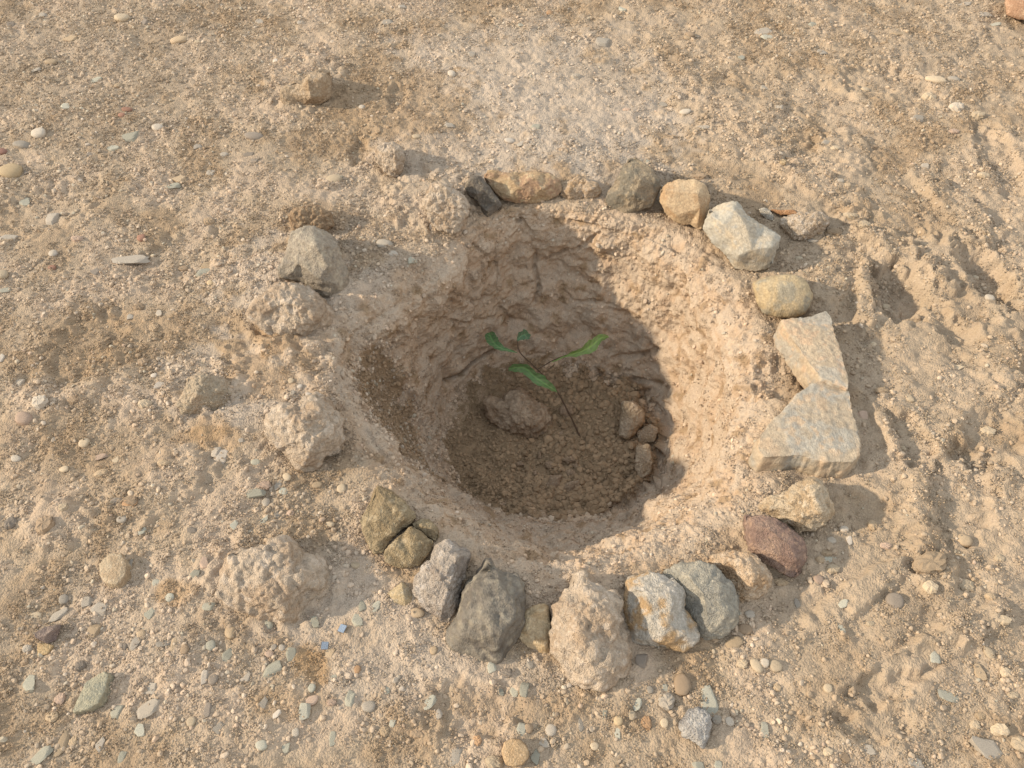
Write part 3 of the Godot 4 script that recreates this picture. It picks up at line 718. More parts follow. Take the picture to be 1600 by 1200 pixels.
func ground() -> void:
	U = axis(FU0, FU1)
	V = axis(FV0, FV1)
	NU = U.size()
	NV = V.size()
	VU0 = U.find(FU0)
	for i in NU:
		if absf(U[i] - FU0) < 1e-5: VU0 = i
	for i in NV:
		if absf(V[i] - FV0) < 1e-5: VV0 = i
	GP.resize(NU * NV)
	GN.resize(NU * NV)
	var flat := PackedVector3Array()
	flat.resize(NU * NV)
	var rho := PackedFloat32Array()
	rho.resize(NU * NV)
	for j in NV:
		var v := V[j]
		for i in NU:
			var u := U[i]
			var p := sqrt(u * u + v * v)
			var a := atan2(v, u)
			var rl := table(RL, a)
			var k := j * NU + i
			rho[k] = p
			if p > 0.95:
				var r := (rl + p - P3) / p
				flat[k] = Vector3(CX + u * r, 0.0, CZ + v * r)
			else:
				var q := profile(p, rl, table(RS, a), table(RF, a))
				var r := q.x / maxf(p, 1e-5)
				flat[k] = Vector3(CX + u * r, q.y, CZ + v * r)
	print("ground laid out ", NU, " x ", NV, " ", Time.get_ticks_msec())
	var colors := PackedColorArray()
	colors.resize(NU * NV)
	var c_tan := Color(0.397, 0.293, 0.198)
	var c_crust := Color(0.457, 0.336, 0.238)
	var c_loose := Color(0.280, 0.186, 0.109)
	var c_wall := Color(0.476, 0.356, 0.252)
	var c_wall2 := Color(0.424, 0.296, 0.195)
	for j in NV:
		var row_dents := in_row(DENTS, V[j])
		var row_soil := in_row(SOIL, V[j])
		for i in NU:
			var k := j * NU + i
			var b := flat[k]
			var x := b.x
			var z := b.z
			var p := rho[k]
			var tone: float = fn.tone.get_noise_3d(x, b.y, z)
			var c: Color
			if p > 4.0:
				GP[k] = Vector3(x, fn.macro.get_noise_2d(x, z) * 0.02 - 0.01, z)
				colors[k] = c_tan
				continue
			var out := smoothstep(0.80, 0.92, p)
			var h := 0.0
			var mask: float = fn.mask.get_noise_2d(x, z)
			var right := smoothstep(0.1, 0.8, x - 0.12 * (z - CZ))
			if out > 0.0:
				h = fn.macro.get_noise_2d(x, z) * 0.012 + fn.mid.get_noise_2d(x, z) * (0.005 + 0.003 * right)
				var lump: float = -fn.lump.get_noise_2d(x + 0.02 * tone, z)
				h += maxf(lump - 0.25, 0.0) * (0.003 + 0.007 * clampf(mask + 0.25 * right, 0.0, 0.7))
				h += maxf(-fn.crumb.get_noise_2d(x, z) - 0.3, 0.0) * (0.0025 + 0.005 * smoothstep(-0.1, 0.5, tone))
				h += fn.fine.get_noise_2d(x, z) * 0.0014
				h += dent(x, z, row_dents)
				c = c_tan.lerp(c_crust, smoothstep(-0.1, 0.45, mask) * 0.6 * (1.0 - 0.6 * right)).lerp(c_loose, smoothstep(0.05, 0.5, -mask + 0.4 * tone) * 0.6)
				for s in row_soil:
					var dx: float = x - s[0]
					var m: float = maxf(s[2], s[3]) * 1.5
					if dx > m or dx < -m: continue
					var dz: float = z - s[1]
					if dz > m or dz < -m: continue
					var cs := cos(s[4])
					var sn := sin(s[4])
					var qa: float = (dx * cs + dz * sn) / s[2]
					var qb: float = (-dx * sn + dz * cs) / s[3]
					var q: float = qa * qa + qb * qb + tone * 1.1 + fn.warp.get_noise_2d(x, z) * 0.7
					if q < 1.5:
						c = c.lerp(Color(s[5], s[6], s[7]), s[8] * (1.0 - smoothstep(0.4, 1.4, q)))
			if out < 1.0:
				# inside the pit: displaced along the wall's own normal
				var a := atan2(V[j], U[i])
				var steep := smoothstep(0.24, 0.34, p) * (1.0 - smoothstep(0.72, 0.84, p))
				var w: float = fn.wall.get_noise_3d(x, b.y * 0.8, z) * 0.024 * steep
				w += (fn.ledge.get_noise_3d(x * 0.8, b.y * 1.6, z * 0.8)) * 0.0017 * (0.3 + steep) * smoothstep(-0.3, 0.4, mask + tone)
				w += fn.strata.get_noise_3d(x * 0.8, b.y * 3.0, z * 0.8) * 0.003 * steep
				w += maxf(-fn.lump.get_noise_3d(x, b.y, z) - 0.3, 0.0) * 0.012 * smoothstep(-0.1, 0.4, mask)
				w -= maxf(-fn.crumb.get_noise_3d(x, b.y, z) - 0.4, 0.0) * 0.011 * smoothstep(-0.3, 0.2, tone)
				w += fn.fine.get_noise_3d(x, b.y, z) * 0.0034
				var scree := smoothstep(0.42, 0.30, absf(wrapf(a - PI * 0.99, -PI, PI))) * smoothstep(0.33, 0.43, p) * (1.0 - smoothstep(0.68, 0.76, p))
				w *= 1.0 - 0.7 * scree
				for ck in CRACKS:
					var wd: float = ck[ck.size() - 2]
					for n in ck.size() - 3:
						var s0: Vector3 = ck[n]
						if absf(s0.x - x) > 0.12: continue
						var near := Geometry3D.get_closest_point_to_segment(b, s0, ck[n + 1])
						var dd := near.distance_to(b) + 0.003 * tone
						if dd < wd * 1.5: w -= ck[ck.size() - 1] * (1.0 - smoothstep(0.2 * wd, wd * 1.5, dd))
				var floor_in := 1.0 - smoothstep(0.235, 0.26, p + tone * 0.12)
				h += w * (1.0 - out)
				if floor_in > 0.0:
					h += floor_in * (fn.mid.get_noise_2d(x + 3.0, z) * 0.012 + 0.03 * smoothstep(0.0, 0.2, x - 0.13))
				# loose brown crumbs, the same soil as in the hollows of the open ground, cover the floor and have slid down one side
				var ci := c_wall.lerp(c_wall2, smoothstep(-0.25, 0.4, tone + 0.5 * fn.strata.get_noise_3d(x, b.y * 5.0, z)))
				ci = ci.lerp(c_loose, maxf(floor_in, smoothstep(0.35, 0.6, scree + 1.1 * tone) * 0.9))
				c = ci if out <= 0.0 else ci.lerp(c, out)
			var speck: float = fn.fine.get_noise_3d(x * 2.3, b.y * 2.3, z * 2.3)
			var g: float = 1.0 + 0.16 * tone + 0.10 * speck
			colors[k] = Color(c.r * g, c.g * g, c.b * g)
			GN[k].x = h
			GP[k] = b
	print("ground heights ", Time.get_ticks_msec())
	# displace: upright on the open ground, along the wall's normal in the pit
	for j in range(1, NV - 1):
		for i in range(1, NU - 1):
			var k := j * NU + i
			var p := rho[k]
			if p > 4.0: continue
			var h := GN[k].x
			if p > 0.95:
				GP[k].y = flat[k].y + h
			else:
				var n := (flat[k + NU] - flat[k - NU]).cross(flat[k + 1] - flat[k - 1]).normalized()
				GP[k] = flat[k] + n * h
	for j in NV:
		var jm := maxi(j - 1, 0) * NU
		var jp := mini(j + 1, NV - 1) * NU
		for i in NU:
			GN[j * NU + i] = (GP[jp + i] - GP[jm + i]).cross(GP[j * NU + mini(i + 1, NU - 1)] - GP[j * NU + maxi(i - 1, 0)]).normalized()
	var index := PackedInt32Array()
	index.resize((NU - 1) * (NV - 1) * 6)
	var n := 0
	for j in NV - 1:
		for i in NU - 1:
			var k := j * NU + i
			index[n] = k
			index[n + 1] = k + 1
			index[n + 2] = k + NU
			index[n + 3] = k + 1
			index[n + 4] = k + NU + 1
			index[n + 5] = k + NU
			n += 6
	var arrays := []
	arrays.resize(Mesh.ARRAY_MAX)
	arrays[Mesh.ARRAY_VERTEX] = GP
	arrays[Mesh.ARRAY_NORMAL] = GN
	arrays[Mesh.ARRAY_COLOR] = colors
	GC = colors
	arrays[Mesh.ARRAY_INDEX] = index
	var mesh := ArrayMesh.new()
	mesh.add_surface_from_arrays(Mesh.PRIMITIVE_TRIANGLES, arrays)
	var m := StandardMaterial3D.new()
	m.resource_name = "dry earth"
	m.vertex_color_use_as_albedo = true
	m.albedo_texture = noise_texture(0.06, 5, 0.82, 1.0, 21)
	m.roughness = 1.0
	m.metallic_specular = 0.2
	m.uv1_triplanar = true
	m.uv1_world_triplanar = true
	m.uv1_scale = Vector3(3.1, 3.1, 3.1)
	m.heightmap_enabled = true
	m.heightmap_texture = noise_texture(0.05, 5, 0.0, 1.0, 23)
	m.heightmap_scale = 0.30
	var o := MeshInstance3D.new()
	o.name = "ground"
	o.mesh = mesh
	o.material_override = m
	tag(o, "bare dry earth with a deep round pit dug into it", "ground", "", "structure")
	add_child(o)
	print("ground done ", Time.get_ticks_msec())


func grid_at(u: float, v: float) -> Array:   # [point, normal] on the ground at the sheet's own coordinates
	var fu := (u - FU0) / STEP
	var fv := (v - FV0) / STEP
	var i := int(fu)
	var j := int(fv)
	var k := (VV0 + j) * NU + VU0 + i
	var a := GP[k].lerp(GP[k + 1], fu - i)
	var b := GP[k + NU].lerp(GP[k + NU + 1], fu - i)
	return [a.lerp(b, fv - j), GN[k], GC[k]]


func on_ground(x: float, z: float) -> Array:
	var d := Vector2(x - CX, z - CZ)
	var a := d.angle()
	var rl := table(RL, a)
	var r := d.length()
	var p := r - rl + P3
	if p < 0.95:
		var rs := table(RS, a)
		var rf := table(RF, a)
		var lo := 0.0
		var hi := 0.97
		for n in 24:
			var mid := (lo + hi) / 2
			if profile(mid, rl, rs, rf).x < r: lo = mid
			else: hi = mid
		p = lo
	d = d.normalized() * p
	if d.x < FU0 or d.x > FU1 - 0.01 or d.y < FV0 or d.y > FV1 - 0.01:
		return [Vector3(x, 0.0, z), Vector3.UP]
	return grid_at(d.x, d.y)


# ---------------------------------------------------------------- stones
func triangle_height(p: Vector2, pts: PackedVector2Array, hs: PackedFloat32Array, tri: PackedInt32Array) -> float:
	var best := -1e9
	var hb := 0.0
	for t in range(0, tri.size(), 3):
		var a := pts[tri[t]]
		var b := pts[tri[t + 1]]
		var c := pts[tri[t + 2]]
		var det := (b.y - c.y) * (a.x - c.x) + (c.x - b.x) * (a.y - c.y)
		if absf(det) < 1e-12: continue
		var l0 := ((b.y - c.y) * (p.x - c.x) + (c.x - b.x) * (p.y - c.y)) / det
		var l1 := ((c.y - a.y) * (p.x - c.x) + (a.x - c.x) * (p.y - c.y)) / det
		var l2 := 1.0 - l0 - l1
		var m := minf(l0, minf(l1, l2))
		if m > best:
			best = m
			l0 = clampf(l0, 0, 1)
			l1 = clampf(l1, 0, 1)
			hb = l0 * hs[tri[t]] + l1 * hs[tri[t + 1]] + clampf(1.0 - l0 - l1, 0, 1) * hs[tri[t + 2]]
			if m >= 0.0: break
	return hb


var last_rock: Node3D

# One stone: its outline (radii in 0.1 mm at 112 bearings) lies across the axis n, ridge points (x, y, height) shape its face, and the far side runs back into the ground.
func rock(called: String, label: String, category: String, group: String, part: String, style: String, at: Vector3, e1: Vector3, n: Vector3, radii: Array, ridge: Array, he: float, hm: float, back: float, size: float, cols: Array) -> void:
	var big := size > 0.09
	var N := 192 if big else 112
	var NF := 46 if big else 26
	var NB := 18 if big else 12
	var rows := NF + 1 + NB
	var lowA := 0.03
	var midA := 0.012
	var pitA := 0.0
	var pitF := 9.0
	var midF := 7.0
	var smooth := 2
	var chipA := 0.0
	var mat := stone_mat
	match style:
		"lump":
			lowA = 0.06; midA = 0.026; pitA = 0.06; pitF = 6.0; smooth = 2
		"lump2":
			lowA = 0.05; midA = 0.022; pitA = 0.022; smooth = 2
		"rough":
			lowA = 0.04; midA = 0.02; chipA = 0.08; smooth = 1
		"stone":
			lowA = 0.022; midA = 0.017; chipA = 0.09; smooth = 1
		"flat":
			lowA = 0.012; midA = 0.007; chipA = 0.022; smooth = 1; mat = smooth_mat
		"slab":
			lowA = 0.020; midA = 0.012; chipA = 0.02; smooth = 1; mat = smooth_mat
		"smooth":
			lowA = 0.02; midA = 0.002; smooth = 4; mat = smooth_mat
		"dimple":
			lowA = 0.01; midA = 0.014; chipA = 0.10; pitA = 0.10; pitF = 10.0; smooth = 1; mat = smooth_mat
	var rad := PackedFloat32Array()
	for j in N:
		var f := j * 112.0 / N
		var i0 := int(f)
		rad.append(lerpf(radii[i0 % 112], radii[(i0 + 1) % 112], f - i0) * 0.0001)
	var pts := PackedVector2Array()
	var hs := PackedFloat32Array()
	for j in range(0, N, N / 28):
		var r: float = rad[j]
		pts.append(Vector2.from_angle(TAU * j / N) * r)
		hs.append(he)
	for j in range(0, ridge.size(), 3):
		pts.append(Vector2(ridge[j], ridge[j + 1]) * 0.0001)
		hs.append(ridge[j + 2] * 0.0001)
	var tri := PackedInt32Array()
	if ridge: tri = Geometry2D.triangulate_delaunay(pts)
	var P := PackedVector3Array()
	P.resize(rows * N)
	for j in N:
		var d := Vector2.from_angle(TAU * j / N)
		var r := rad[j]
		for i in NF + 1:
			var s := float(i) / NF
			s = 1.0 - pow(1.0 - s, 1.25)
			var q := d * r * s
			var h := 0.0
			if ridge: h = triangle_height(q, pts, hs, tri)
			else: h = he + (hm - he) * sqrt(maxf(1.0 - s * s, 0.0))
			P[i * N + j] = Vector3(q.x, q.y, h)
		for i in NB:
			var t := float(i + 1) / NB
			var k := minf(t / 0.75, 1.0)
			var f := (1.0 + 0.03 * sin(k * PI) - (0.16 if style != "slab" else -0.03) * k * k)
			if t > 0.75: f *= 1.0 - (t - 0.75) / 0.25
			var q := d * r * f
			P[(NF + 1 + i) * N + j] = Vector3(q.x, q.y, lerpf(he, -back, k) - 0.0 * t)
	for it in smooth:
		var Q := P.duplicate()
		for i in range(1, rows - 1):
			for j in N:
				var k := i * N + j
				var av := (P[k - N] + P[k + N] + P[i * N + (j + 1) % N] + P[i * N + (j + N - 1) % N]) * 0.25
				Q[k] = P[k].lerp(av, 0.7)
		var c := Vector3.ZERO
		for j in N: c += Q[N + j] / N
		for j in N: Q[j] = c.lerp(P[0], 0.3)
		P = Q
	var nr := grid_normals(P, rows, N)
	var sd := at * 13.7
	var fs := 1.0 / size
	for k in P.size():
		var q := P[k] * fs + sd
		var w: float = fn.rock.get_noise_3dv(q * 1.8) * lowA + fn.rockmid.get_noise_3dv(q * midF) * midA
		if chipA > 0.0: w += (fn.rockpit.get_noise_3dv(q * 2.3 + Vector3(31, 7, 3)) + 0.5) * chipA
		if pitA > 0.0:
			var cell: float = fn.rockpit.get_noise_3dv(q * pitF)
			if style == "dimple": w += (cell + 1.0) * pitA * 0.35
			else: w -= maxf(-cell - 0.55, 0.0) * pitA * (1.0 + fn.rock.get_noise_3dv(q * 2.5 + Vector3(5, 5, 5)))
		if style == "lump" or style == "lump2": w += absf(fn.rockmid.get_noise_3dv(q * 3.3 + Vector3(9, 2, 4))) * lowA * 0.9
		P[k] += nr[k] * w * size
	for i in [0, rows - 1]:
		var c := Vector3.ZERO
		for j in N: c += P[i * N + j] / N
		for j in N: P[i * N + j] = c
	nr = grid_normals(P, rows, N)
	var colors := PackedColorArray()
	colors.resize(P.size())
	for k in P.size():
		var q := P[k] * fs + sd
		var t1: float = fn.rocktone.get_noise_3dv(q * 1.5)
		var t2: float = fn.rocktone.get_noise_3dv(q * 5.0 + Vector3(3, 1, 7))
		var t3: float = fn.rocktone.get_noise_3dv(q * 16.0 + Vector3(8, 5, 2))
		var c: Color = cols[0]
		c = c.lerp(cols[1], smoothstep(-0.08, 0.28, t1 + 0.4 * t2))
		c = c.lerp(cols[2], smoothstep(0.12, 0.45, t2 - 0.3 * t1) * 0.8)
		if style == "smooth":
			c = c.lerp(cols[1], 0.35 * (0.5 + 0.5 * sin((q.x * 0.8 + q.y * 0.3) * 42.0 + 5.0 * t1)))
		var g := 1.0 + 0.30 * t3 + 0.14 * t2
		colors[k] = Color(c.r * g, c.g * g, c.b * g)
	var index := PackedInt32Array()
	for i in rows - 1:
		for j in N:
			var a := i * N + j
			var b := i * N + (j + 1) % N
			index.append_array([a, b, a + N, b, b + N, a + N])
	var arrays := []
	arrays.resize(Mesh.ARRAY_MAX)
	arrays[Mesh.ARRAY_VERTEX] = P
	arrays[Mesh.ARRAY_NORMAL] = nr
	arrays[Mesh.ARRAY_COLOR] = colors
	arrays[Mesh.ARRAY_INDEX] = index
	var mesh := ArrayMesh.new()
	mesh.add_surface_from_arrays(Mesh.PRIMITIVE_TRIANGLES, arrays)
	var o := MeshInstance3D.new()
	o.mesh = mesh
	o.material_override = mat
	var b := Basis(e1, n.cross(e1), n)
	if part:
		if last_rock == null or last_rock.get_meta("label") != label:
			last_rock = Node3D.new()
			last_rock.name = numbered(called)
			last_rock.position = Vector3(at.x, 0, at.z)
			tag(last_rock, label, category, group)
			add_child(last_rock)
		o.name = part
		o.transform = Transform3D(b, at - last_rock.position)
		last_rock.add_child(o, true)
	else:
		o.name = numbered(called)
		o.transform = Transform3D(b, at)
		tag(o, label, category, group)
		add_child(o)


func grid_normals(P: PackedVector3Array, rows: int, N: int) -> PackedVector3Array:
	var nr := PackedVector3Array()
	nr.resize(P.size())
	for i in rows:
		var ip := mini(i + 1, rows - 1) * N
		var im := maxi(i - 1, 0) * N
		for j in N:
			var a := P[i * N + (j + 1) % N] - P[i * N + (j + N - 1) % N]
			if i == 0: a = P[N + (j + 1) % N] - P[N + (j + N - 1) % N]
			if i == rows - 1: a = P[im + (j + 1) % N] - P[im + (j + N - 1) % N]
			nr[i * N + j] = (P[ip + j] - P[im + j]).cross(a).normalized()
	for i in [0, rows - 1]:
		var c := Vector3.ZERO
		for j in N: c += nr[i * N + j]
		c = c.normalized()
		for j in N: nr[i * N + j] = c
	return nr


func rocks() -> void:
	rock("rock", "orange tan rock lying alone on loose brown soil away from the ring", "rock", "", "", "rough",
		Vector3(-0.5802, 0.0362, -2.1524), Vector3(0.9655, 0.0000, -0.2603), Vector3(0.2176, 0.5489, 0.8071),
		[627, 638, 659, 666, 668, 687, 707, 711, 723, 760, 792, 753, 733, 729, 708, 680, 649, 612, 567, 530, 515, 500, 477, 464, 458, 428, 395, 375, 362, 342, 325, 321, 317, 306, 300, 301, 296, 302, 318, 341, 360, 383, 424, 475, 495, 506, 529, 547, 554, 577, 616, 648, 682, 729, 755, 761, 770, 799, 822, 788, 770, 773, 764, 751, 714, 682, 636, 594, 572, 549, 518, 499, 495, 484, 469, 465, 466, 455, 442, 443, 443, 436, 435, 448, 453, 451, 458, 471, 472, 471, 484, 502, 509, 506, 518, 526, 522, 527, 542, 544, 542, 558, 581, 590, 587, 602, 613, 608, 612, 629, 635, 623],
		[-153, 144, 246, 34, 269, 468, 387, 279, 493, 345, -205, 370, 3, -154, 517, -446, -26, 197],
		0.0099, 0.0517, 0.0986, 0.1232, [Color(0.423, 0.305, 0.197), Color(0.354, 0.243, 0.149), Color(0.464, 0.346, 0.236)])
	rock("rock", "pinkish clay lump with a steep dark side, apart from the ring behind the pitted lump", "rock", "", "", "lump",
		Vector3(-0.3219, 0.0352, -1.8514), Vector3(0.9852, 0.0000, -0.1713), Vector3(0.1351, 0.6148, 0.7770),
		[385, 390, 384, 381, 387, 387, 380, 384, 396, 402, 407, 422, 426, 419, 414, 419, 420, 414, 418, 434, 442, 428, 426, 425, 413, 402, 403, 401, 392, 393, 404, 409, 410, 416, 422, 416, 410, 416, 422, 421, 429, 449, 463, 470, 459, 451, 433, 414, 409, 407, 396, 393, 400, 402, 396, 397, 405, 403, 386, 379, 376, 366, 360, 364, 363, 355, 352, 356, 353, 346, 351, 361, 363, 367, 381, 392, 394, 402, 420, 433, 439, 444, 456, 459, 460, 475, 487, 487, 493, 495, 478, 457, 450, 451, 442, 431, 430, 420, 399, 384, 381, 376, 365, 364, 370, 368, 362, 364, 369, 364, 363, 374],
		[-166, 178, 210, 126, 147, 353, 132, -229, 294],
		0.0050, 0.0353, 0.0672, 0.0840, [Color(0.472, 0.361, 0.260), Color(0.407, 0.292, 0.197), Color(0.516, 0.406, 0.305)])
	rock("rock", "round pitted pinkish lump beside the thin dark oblong stone", "rock", "stones of the ring around the pit", "", "lump",
		Vector3(-0.1647, 0.0382, -1.6536), Vector3(0.9951, 0.0000, -0.0991), Vector3(0.0744, 0.6605, 0.7472),
		[590, 597, 574, 560, 554, 537, 512, 500, 488, 466, 451, 450, 446, 436, 437, 445, 443, 441, 457, 477, 486, 502, 538, 564, 570, 586, 616, 632, 641, 634, 632, 617, 607, 618, 628, 624, 630, 639, 620, 592, 580, 578, 565, 555, 563, 571, 560, 553, 560, 557, 544, 546, 559, 549, 534, 536, 540, 530, 522, 528, 527, 517, 517, 521, 516, 509, 516, 525, 521, 517, 527, 534, 531, 541, 557, 554, 544, 548, 556, 550, 542, 550, 559, 550, 551, 570, 581, 583, 597, 620, 627, 632, 632, 622, 600, 588, 594, 592, 579, 577, 583, 576, 566, 574, 588, 585, 578, 588, 592, 583, 582, 592],
		[],
		0.0358, 0.0502, 0.0956, 0.1195, [Color(0.472, 0.361, 0.260), Color(0.407, 0.292, 0.197), Color(0.516, 0.406, 0.305)])
	rock("rock", "dark grey flat oblong stone leaning on the orange rock", "rock", "stones of the ring around the pit", "", "stone",
		Vector3(-0.0735, 0.0369, -1.7024), Vector3(0.9991, 0.0000, -0.0432), Vector3(0.0327, 0.6515, 0.7580),
		[321, 302, 300, 280, 277, 277, 269, 264, 255, 262, 246, 251, 244, 256, 246, 256, 260, 267, 266, 270, 283, 280, 294, 299, 329, 328, 358, 372, 403, 411, 444, 484, 491, 497, 500, 535, 522, 554, 545, 563, 530, 543, 542, 548, 535, 520, 521, 489, 488, 466, 455, 401, 392, 367, 361, 336, 334, 323, 301, 287, 271, 269, 245, 246, 235, 239, 224, 230, 227, 226, 220, 219, 224, 215, 222, 226, 248, 247, 273, 286, 312, 323, 357, 396, 432, 482, 499, 542, 541, 559, 538, 546, 511, 524, 518, 519, 513, 516, 529, 508, 523, 513, 532, 504, 509, 468, 451, 417, 409, 387, 356, 340],
		[-297, 387, 193, -146, 26, 289, 60, -375, 270, 40, 128, 212, 286, -201, 193],
		0.0096, 0.0289, 0.0771, 0.0964, [Color(0.200, 0.160, 0.123), Color(0.152, 0.122, 0.094), Color(0.280, 0.220, 0.153)])
	rock("rock", "long orange ochre rock between the dark oblong stone and a small double lump", "rock", "stones of the ring around the pit", "", "stone",
		Vector3(0.0297, 0.0296, -1.7460), Vector3(0.9999, -0.0000, 0.0170), Vector3(-0.0130, 0.6441, 0.7648),
		[953, 950, 895, 927, 864, 813, 766, 736, 703, 621, 597, 545, 526, 478, 484, 450, 437, 410, 407, 387, 368, 369, 360, 363, 345, 362, 349, 354, 339, 355, 346, 349, 355, 367, 378, 376, 404, 406, 427, 422, 464, 470, 505, 530, 592, 635, 685, 779, 865, 1001, 979, 1063, 1036, 996, 914, 910, 841, 802, 769, 743, 711, 662, 672, 638, 640, 608, 636, 605, 592, 555, 547, 517, 494, 497, 483, 483, 462, 482, 450, 448, 424, 436, 415, 413, 416, 422, 424, 416, 439, 428, 440, 429, 462, 453, 476, 488, 522, 534, 551, 593, 611, 651, 669, 751, 744, 794, 811, 893, 909, 929, 950, 967],
		[-860, 236, 142, -340, 205, 283, 253, 212, 312, 774, 91, 170, -115, -27, 368, 260, -205, 283, -336, -211, 255, 480, -57, 340],
		0.0071, 0.0368, 0.0567, 0.1417, [Color(0.439, 0.298, 0.172), Color(0.391, 0.243, 0.149), Color(0.498, 0.368, 0.224)])
	rock("rock", "small pale lump of two knobs next to the long orange rock", "rock", "stones of the ring around the pit", "", "lump",
		Vector3(0.1741, 0.0216, -1.7441), Vector3(0.9951, -0.0000, 0.0993), Vector3(-0.0759, 0.6448, 0.7606),
		[567, 551, 533, 524, 504, 482, 476, 475, 446, 421, 411, 398, 377, 362, 356, 343, 329, 325, 326, 319, 313, 317, 318, 311, 308, 312, 312, 308, 315, 327, 332, 338, 337, 334, 322, 314, 314, 312, 305, 308, 316, 318, 318, 326, 334, 334, 344, 366, 389, 409, 441, 490, 509, 493, 490, 490, 477, 468, 474, 481, 478, 485, 504, 497, 482, 479, 481, 472, 464, 473, 482, 450, 426, 415, 398, 375, 361, 335, 305, 280, 266, 256, 241, 230, 225, 217, 205, 201, 202, 199, 195, 198, 203, 202, 202, 208, 211, 222, 240, 270, 302, 342, 407, 441, 454, 466, 493, 519, 516, 517, 534, 546],
		[-252, -41, 259, 60, 16, 121, 337, 33, 242],
		0.0043, 0.0362, 0.0690, 0.0863, [Color(0.447, 0.318, 0.208), Color(0.391, 0.255, 0.144), Color(0.490, 0.383, 0.285)])
	rock("rock", "grey brown triangular stone with pointed top beside a tan block", "rock", "stones of the ring around the pit", "", "stone",
		Vector3(0.3102, 0.0425, -1.7242), Vector3(0.9842, -0.0000, 0.1771), Vector3(-0.1361, 0.6396, 0.7566),
		[633, 644, 630, 659, 664, 651, 670, 675, 701, 664, 678, 642, 642, 602, 623, 611, 609, 610, 621, 632, 610, 637, 624, 644, 619, 666, 665, 695, 701, 747, 736, 713, 722, 714, 706, 641, 650, 612, 608, 569, 581, 554, 537, 524, 519, 515, 493, 514, 503, 517, 494, 523, 509, 517, 511, 536, 545, 550, 585, 601, 631, 621, 678, 679, 723, 733, 781, 763, 765, 774, 787, 796, 746, 751, 708, 704, 661, 692, 664, 670, 646, 645, 618, 588, 589, 570, 570, 543, 573, 552, 562, 544, 568, 551, 550, 556, 566, 577, 573, 619, 622, 647, 615, 643, 613, 617, 609, 631, 623, 615, 638, 634],
		[-158, 286, 404, 146, 213, 458, 414, 136, 350, -345, -205, 350, 54, -158, 485, 329, -271, 350, -109, 578, 215],
		0.0135, 0.0565, 0.1077, 0.1346, [Color(0.312, 0.237, 0.158), Color(0.216, 0.179, 0.131), Color(0.384, 0.286, 0.182)])
	rock("rock", "tan square block with smooth front and orange top edge", "rock", "stones of the ring around the pit", "", "flat",
		Vector3(0.4365, 0.0478, -1.6649), Vector3(0.9673, -0.0000, 0.2536), Vector3(-0.1938, 0.6449, 0.7393),
		[573, 557, 562, 558, 587, 560, 585, 577, 602, 573, 585, 583, 585, 584, 593, 619, 601, 625, 602, 611, 566, 581, 570, 581, 565, 579, 588, 564, 561, 546, 562, 529, 553, 548, 574, 557, 586, 594, 602, 604, 604, 622, 601, 630, 632, 673, 649, 677, 667, 677, 659, 679, 679, 653, 659, 651, 673, 636, 662, 641, 638, 592, 602, 591, 583, 579, 582, 595, 560, 566, 543, 552, 516, 539, 531, 542, 533, 550, 552, 533, 540, 534, 553, 529, 565, 560, 572, 546, 565, 558, 551, 566, 603, 658, 679, 736, 755, 783, 718, 730, 692, 675, 635, 632, 621, 595, 602, 592, 604, 569, 593, 572],
		[-575, 197, 361, -217, 221, 409, 238, 254, 409, 352, -77, 433, 391, -430, 289, -171, -346, 361, -468, -144, 361],
		0.0096, 0.0505, 0.0962, 0.1203, [Color(0.439, 0.305, 0.182), Color(0.399, 0.255, 0.140), Color(0.464, 0.332, 0.202)])
	rock("rock", "large pale grey angular block with bright chipped left face", "rock", "stones of the ring around the pit", "", "flat",
		Vector3(0.5528, 0.0532, -1.5319), Vector3(0.9406, -0.0000, 0.3394), Vector3(-0.2537, 0.6641, 0.7032),
		[905, 895, 885, 902, 902, 917, 806, 789, 719, 698, 642, 650, 609, 589, 565, 558, 541, 514, 527, 513, 523, 501, 533, 515, 525, 513, 535, 530, 533, 557, 573, 622, 646, 740, 782, 867, 850, 916, 899, 901, 903, 927, 932, 918, 966, 952, 981, 956, 1036, 973, 975, 946, 975, 948, 933, 946, 933, 899, 814, 817, 752, 743, 698, 715, 665, 644, 622, 609, 587, 561, 577, 557, 566, 545, 577, 551, 562, 559, 586, 584, 597, 635, 656, 694, 707, 778, 751, 775, 761, 797, 768, 783, 799, 824, 833, 835, 889, 879, 917, 900, 965, 939, 976, 946, 961, 921, 904, 912, 886, 883, 855, 906],
		[-842, 354, 270, -522, 218, 472, -206, -6, 506, 47, -404, 506, 319, -221, 573, 735, -43, 438, 11, 309, 438, -352, 607, 270, 89, -696, 101, 743, -428, 202],
		0.0034, 0.0573, 0.1349, 0.1686, [Color(0.391, 0.339, 0.266), Color(0.423, 0.339, 0.242), Color(0.326, 0.292, 0.242)])
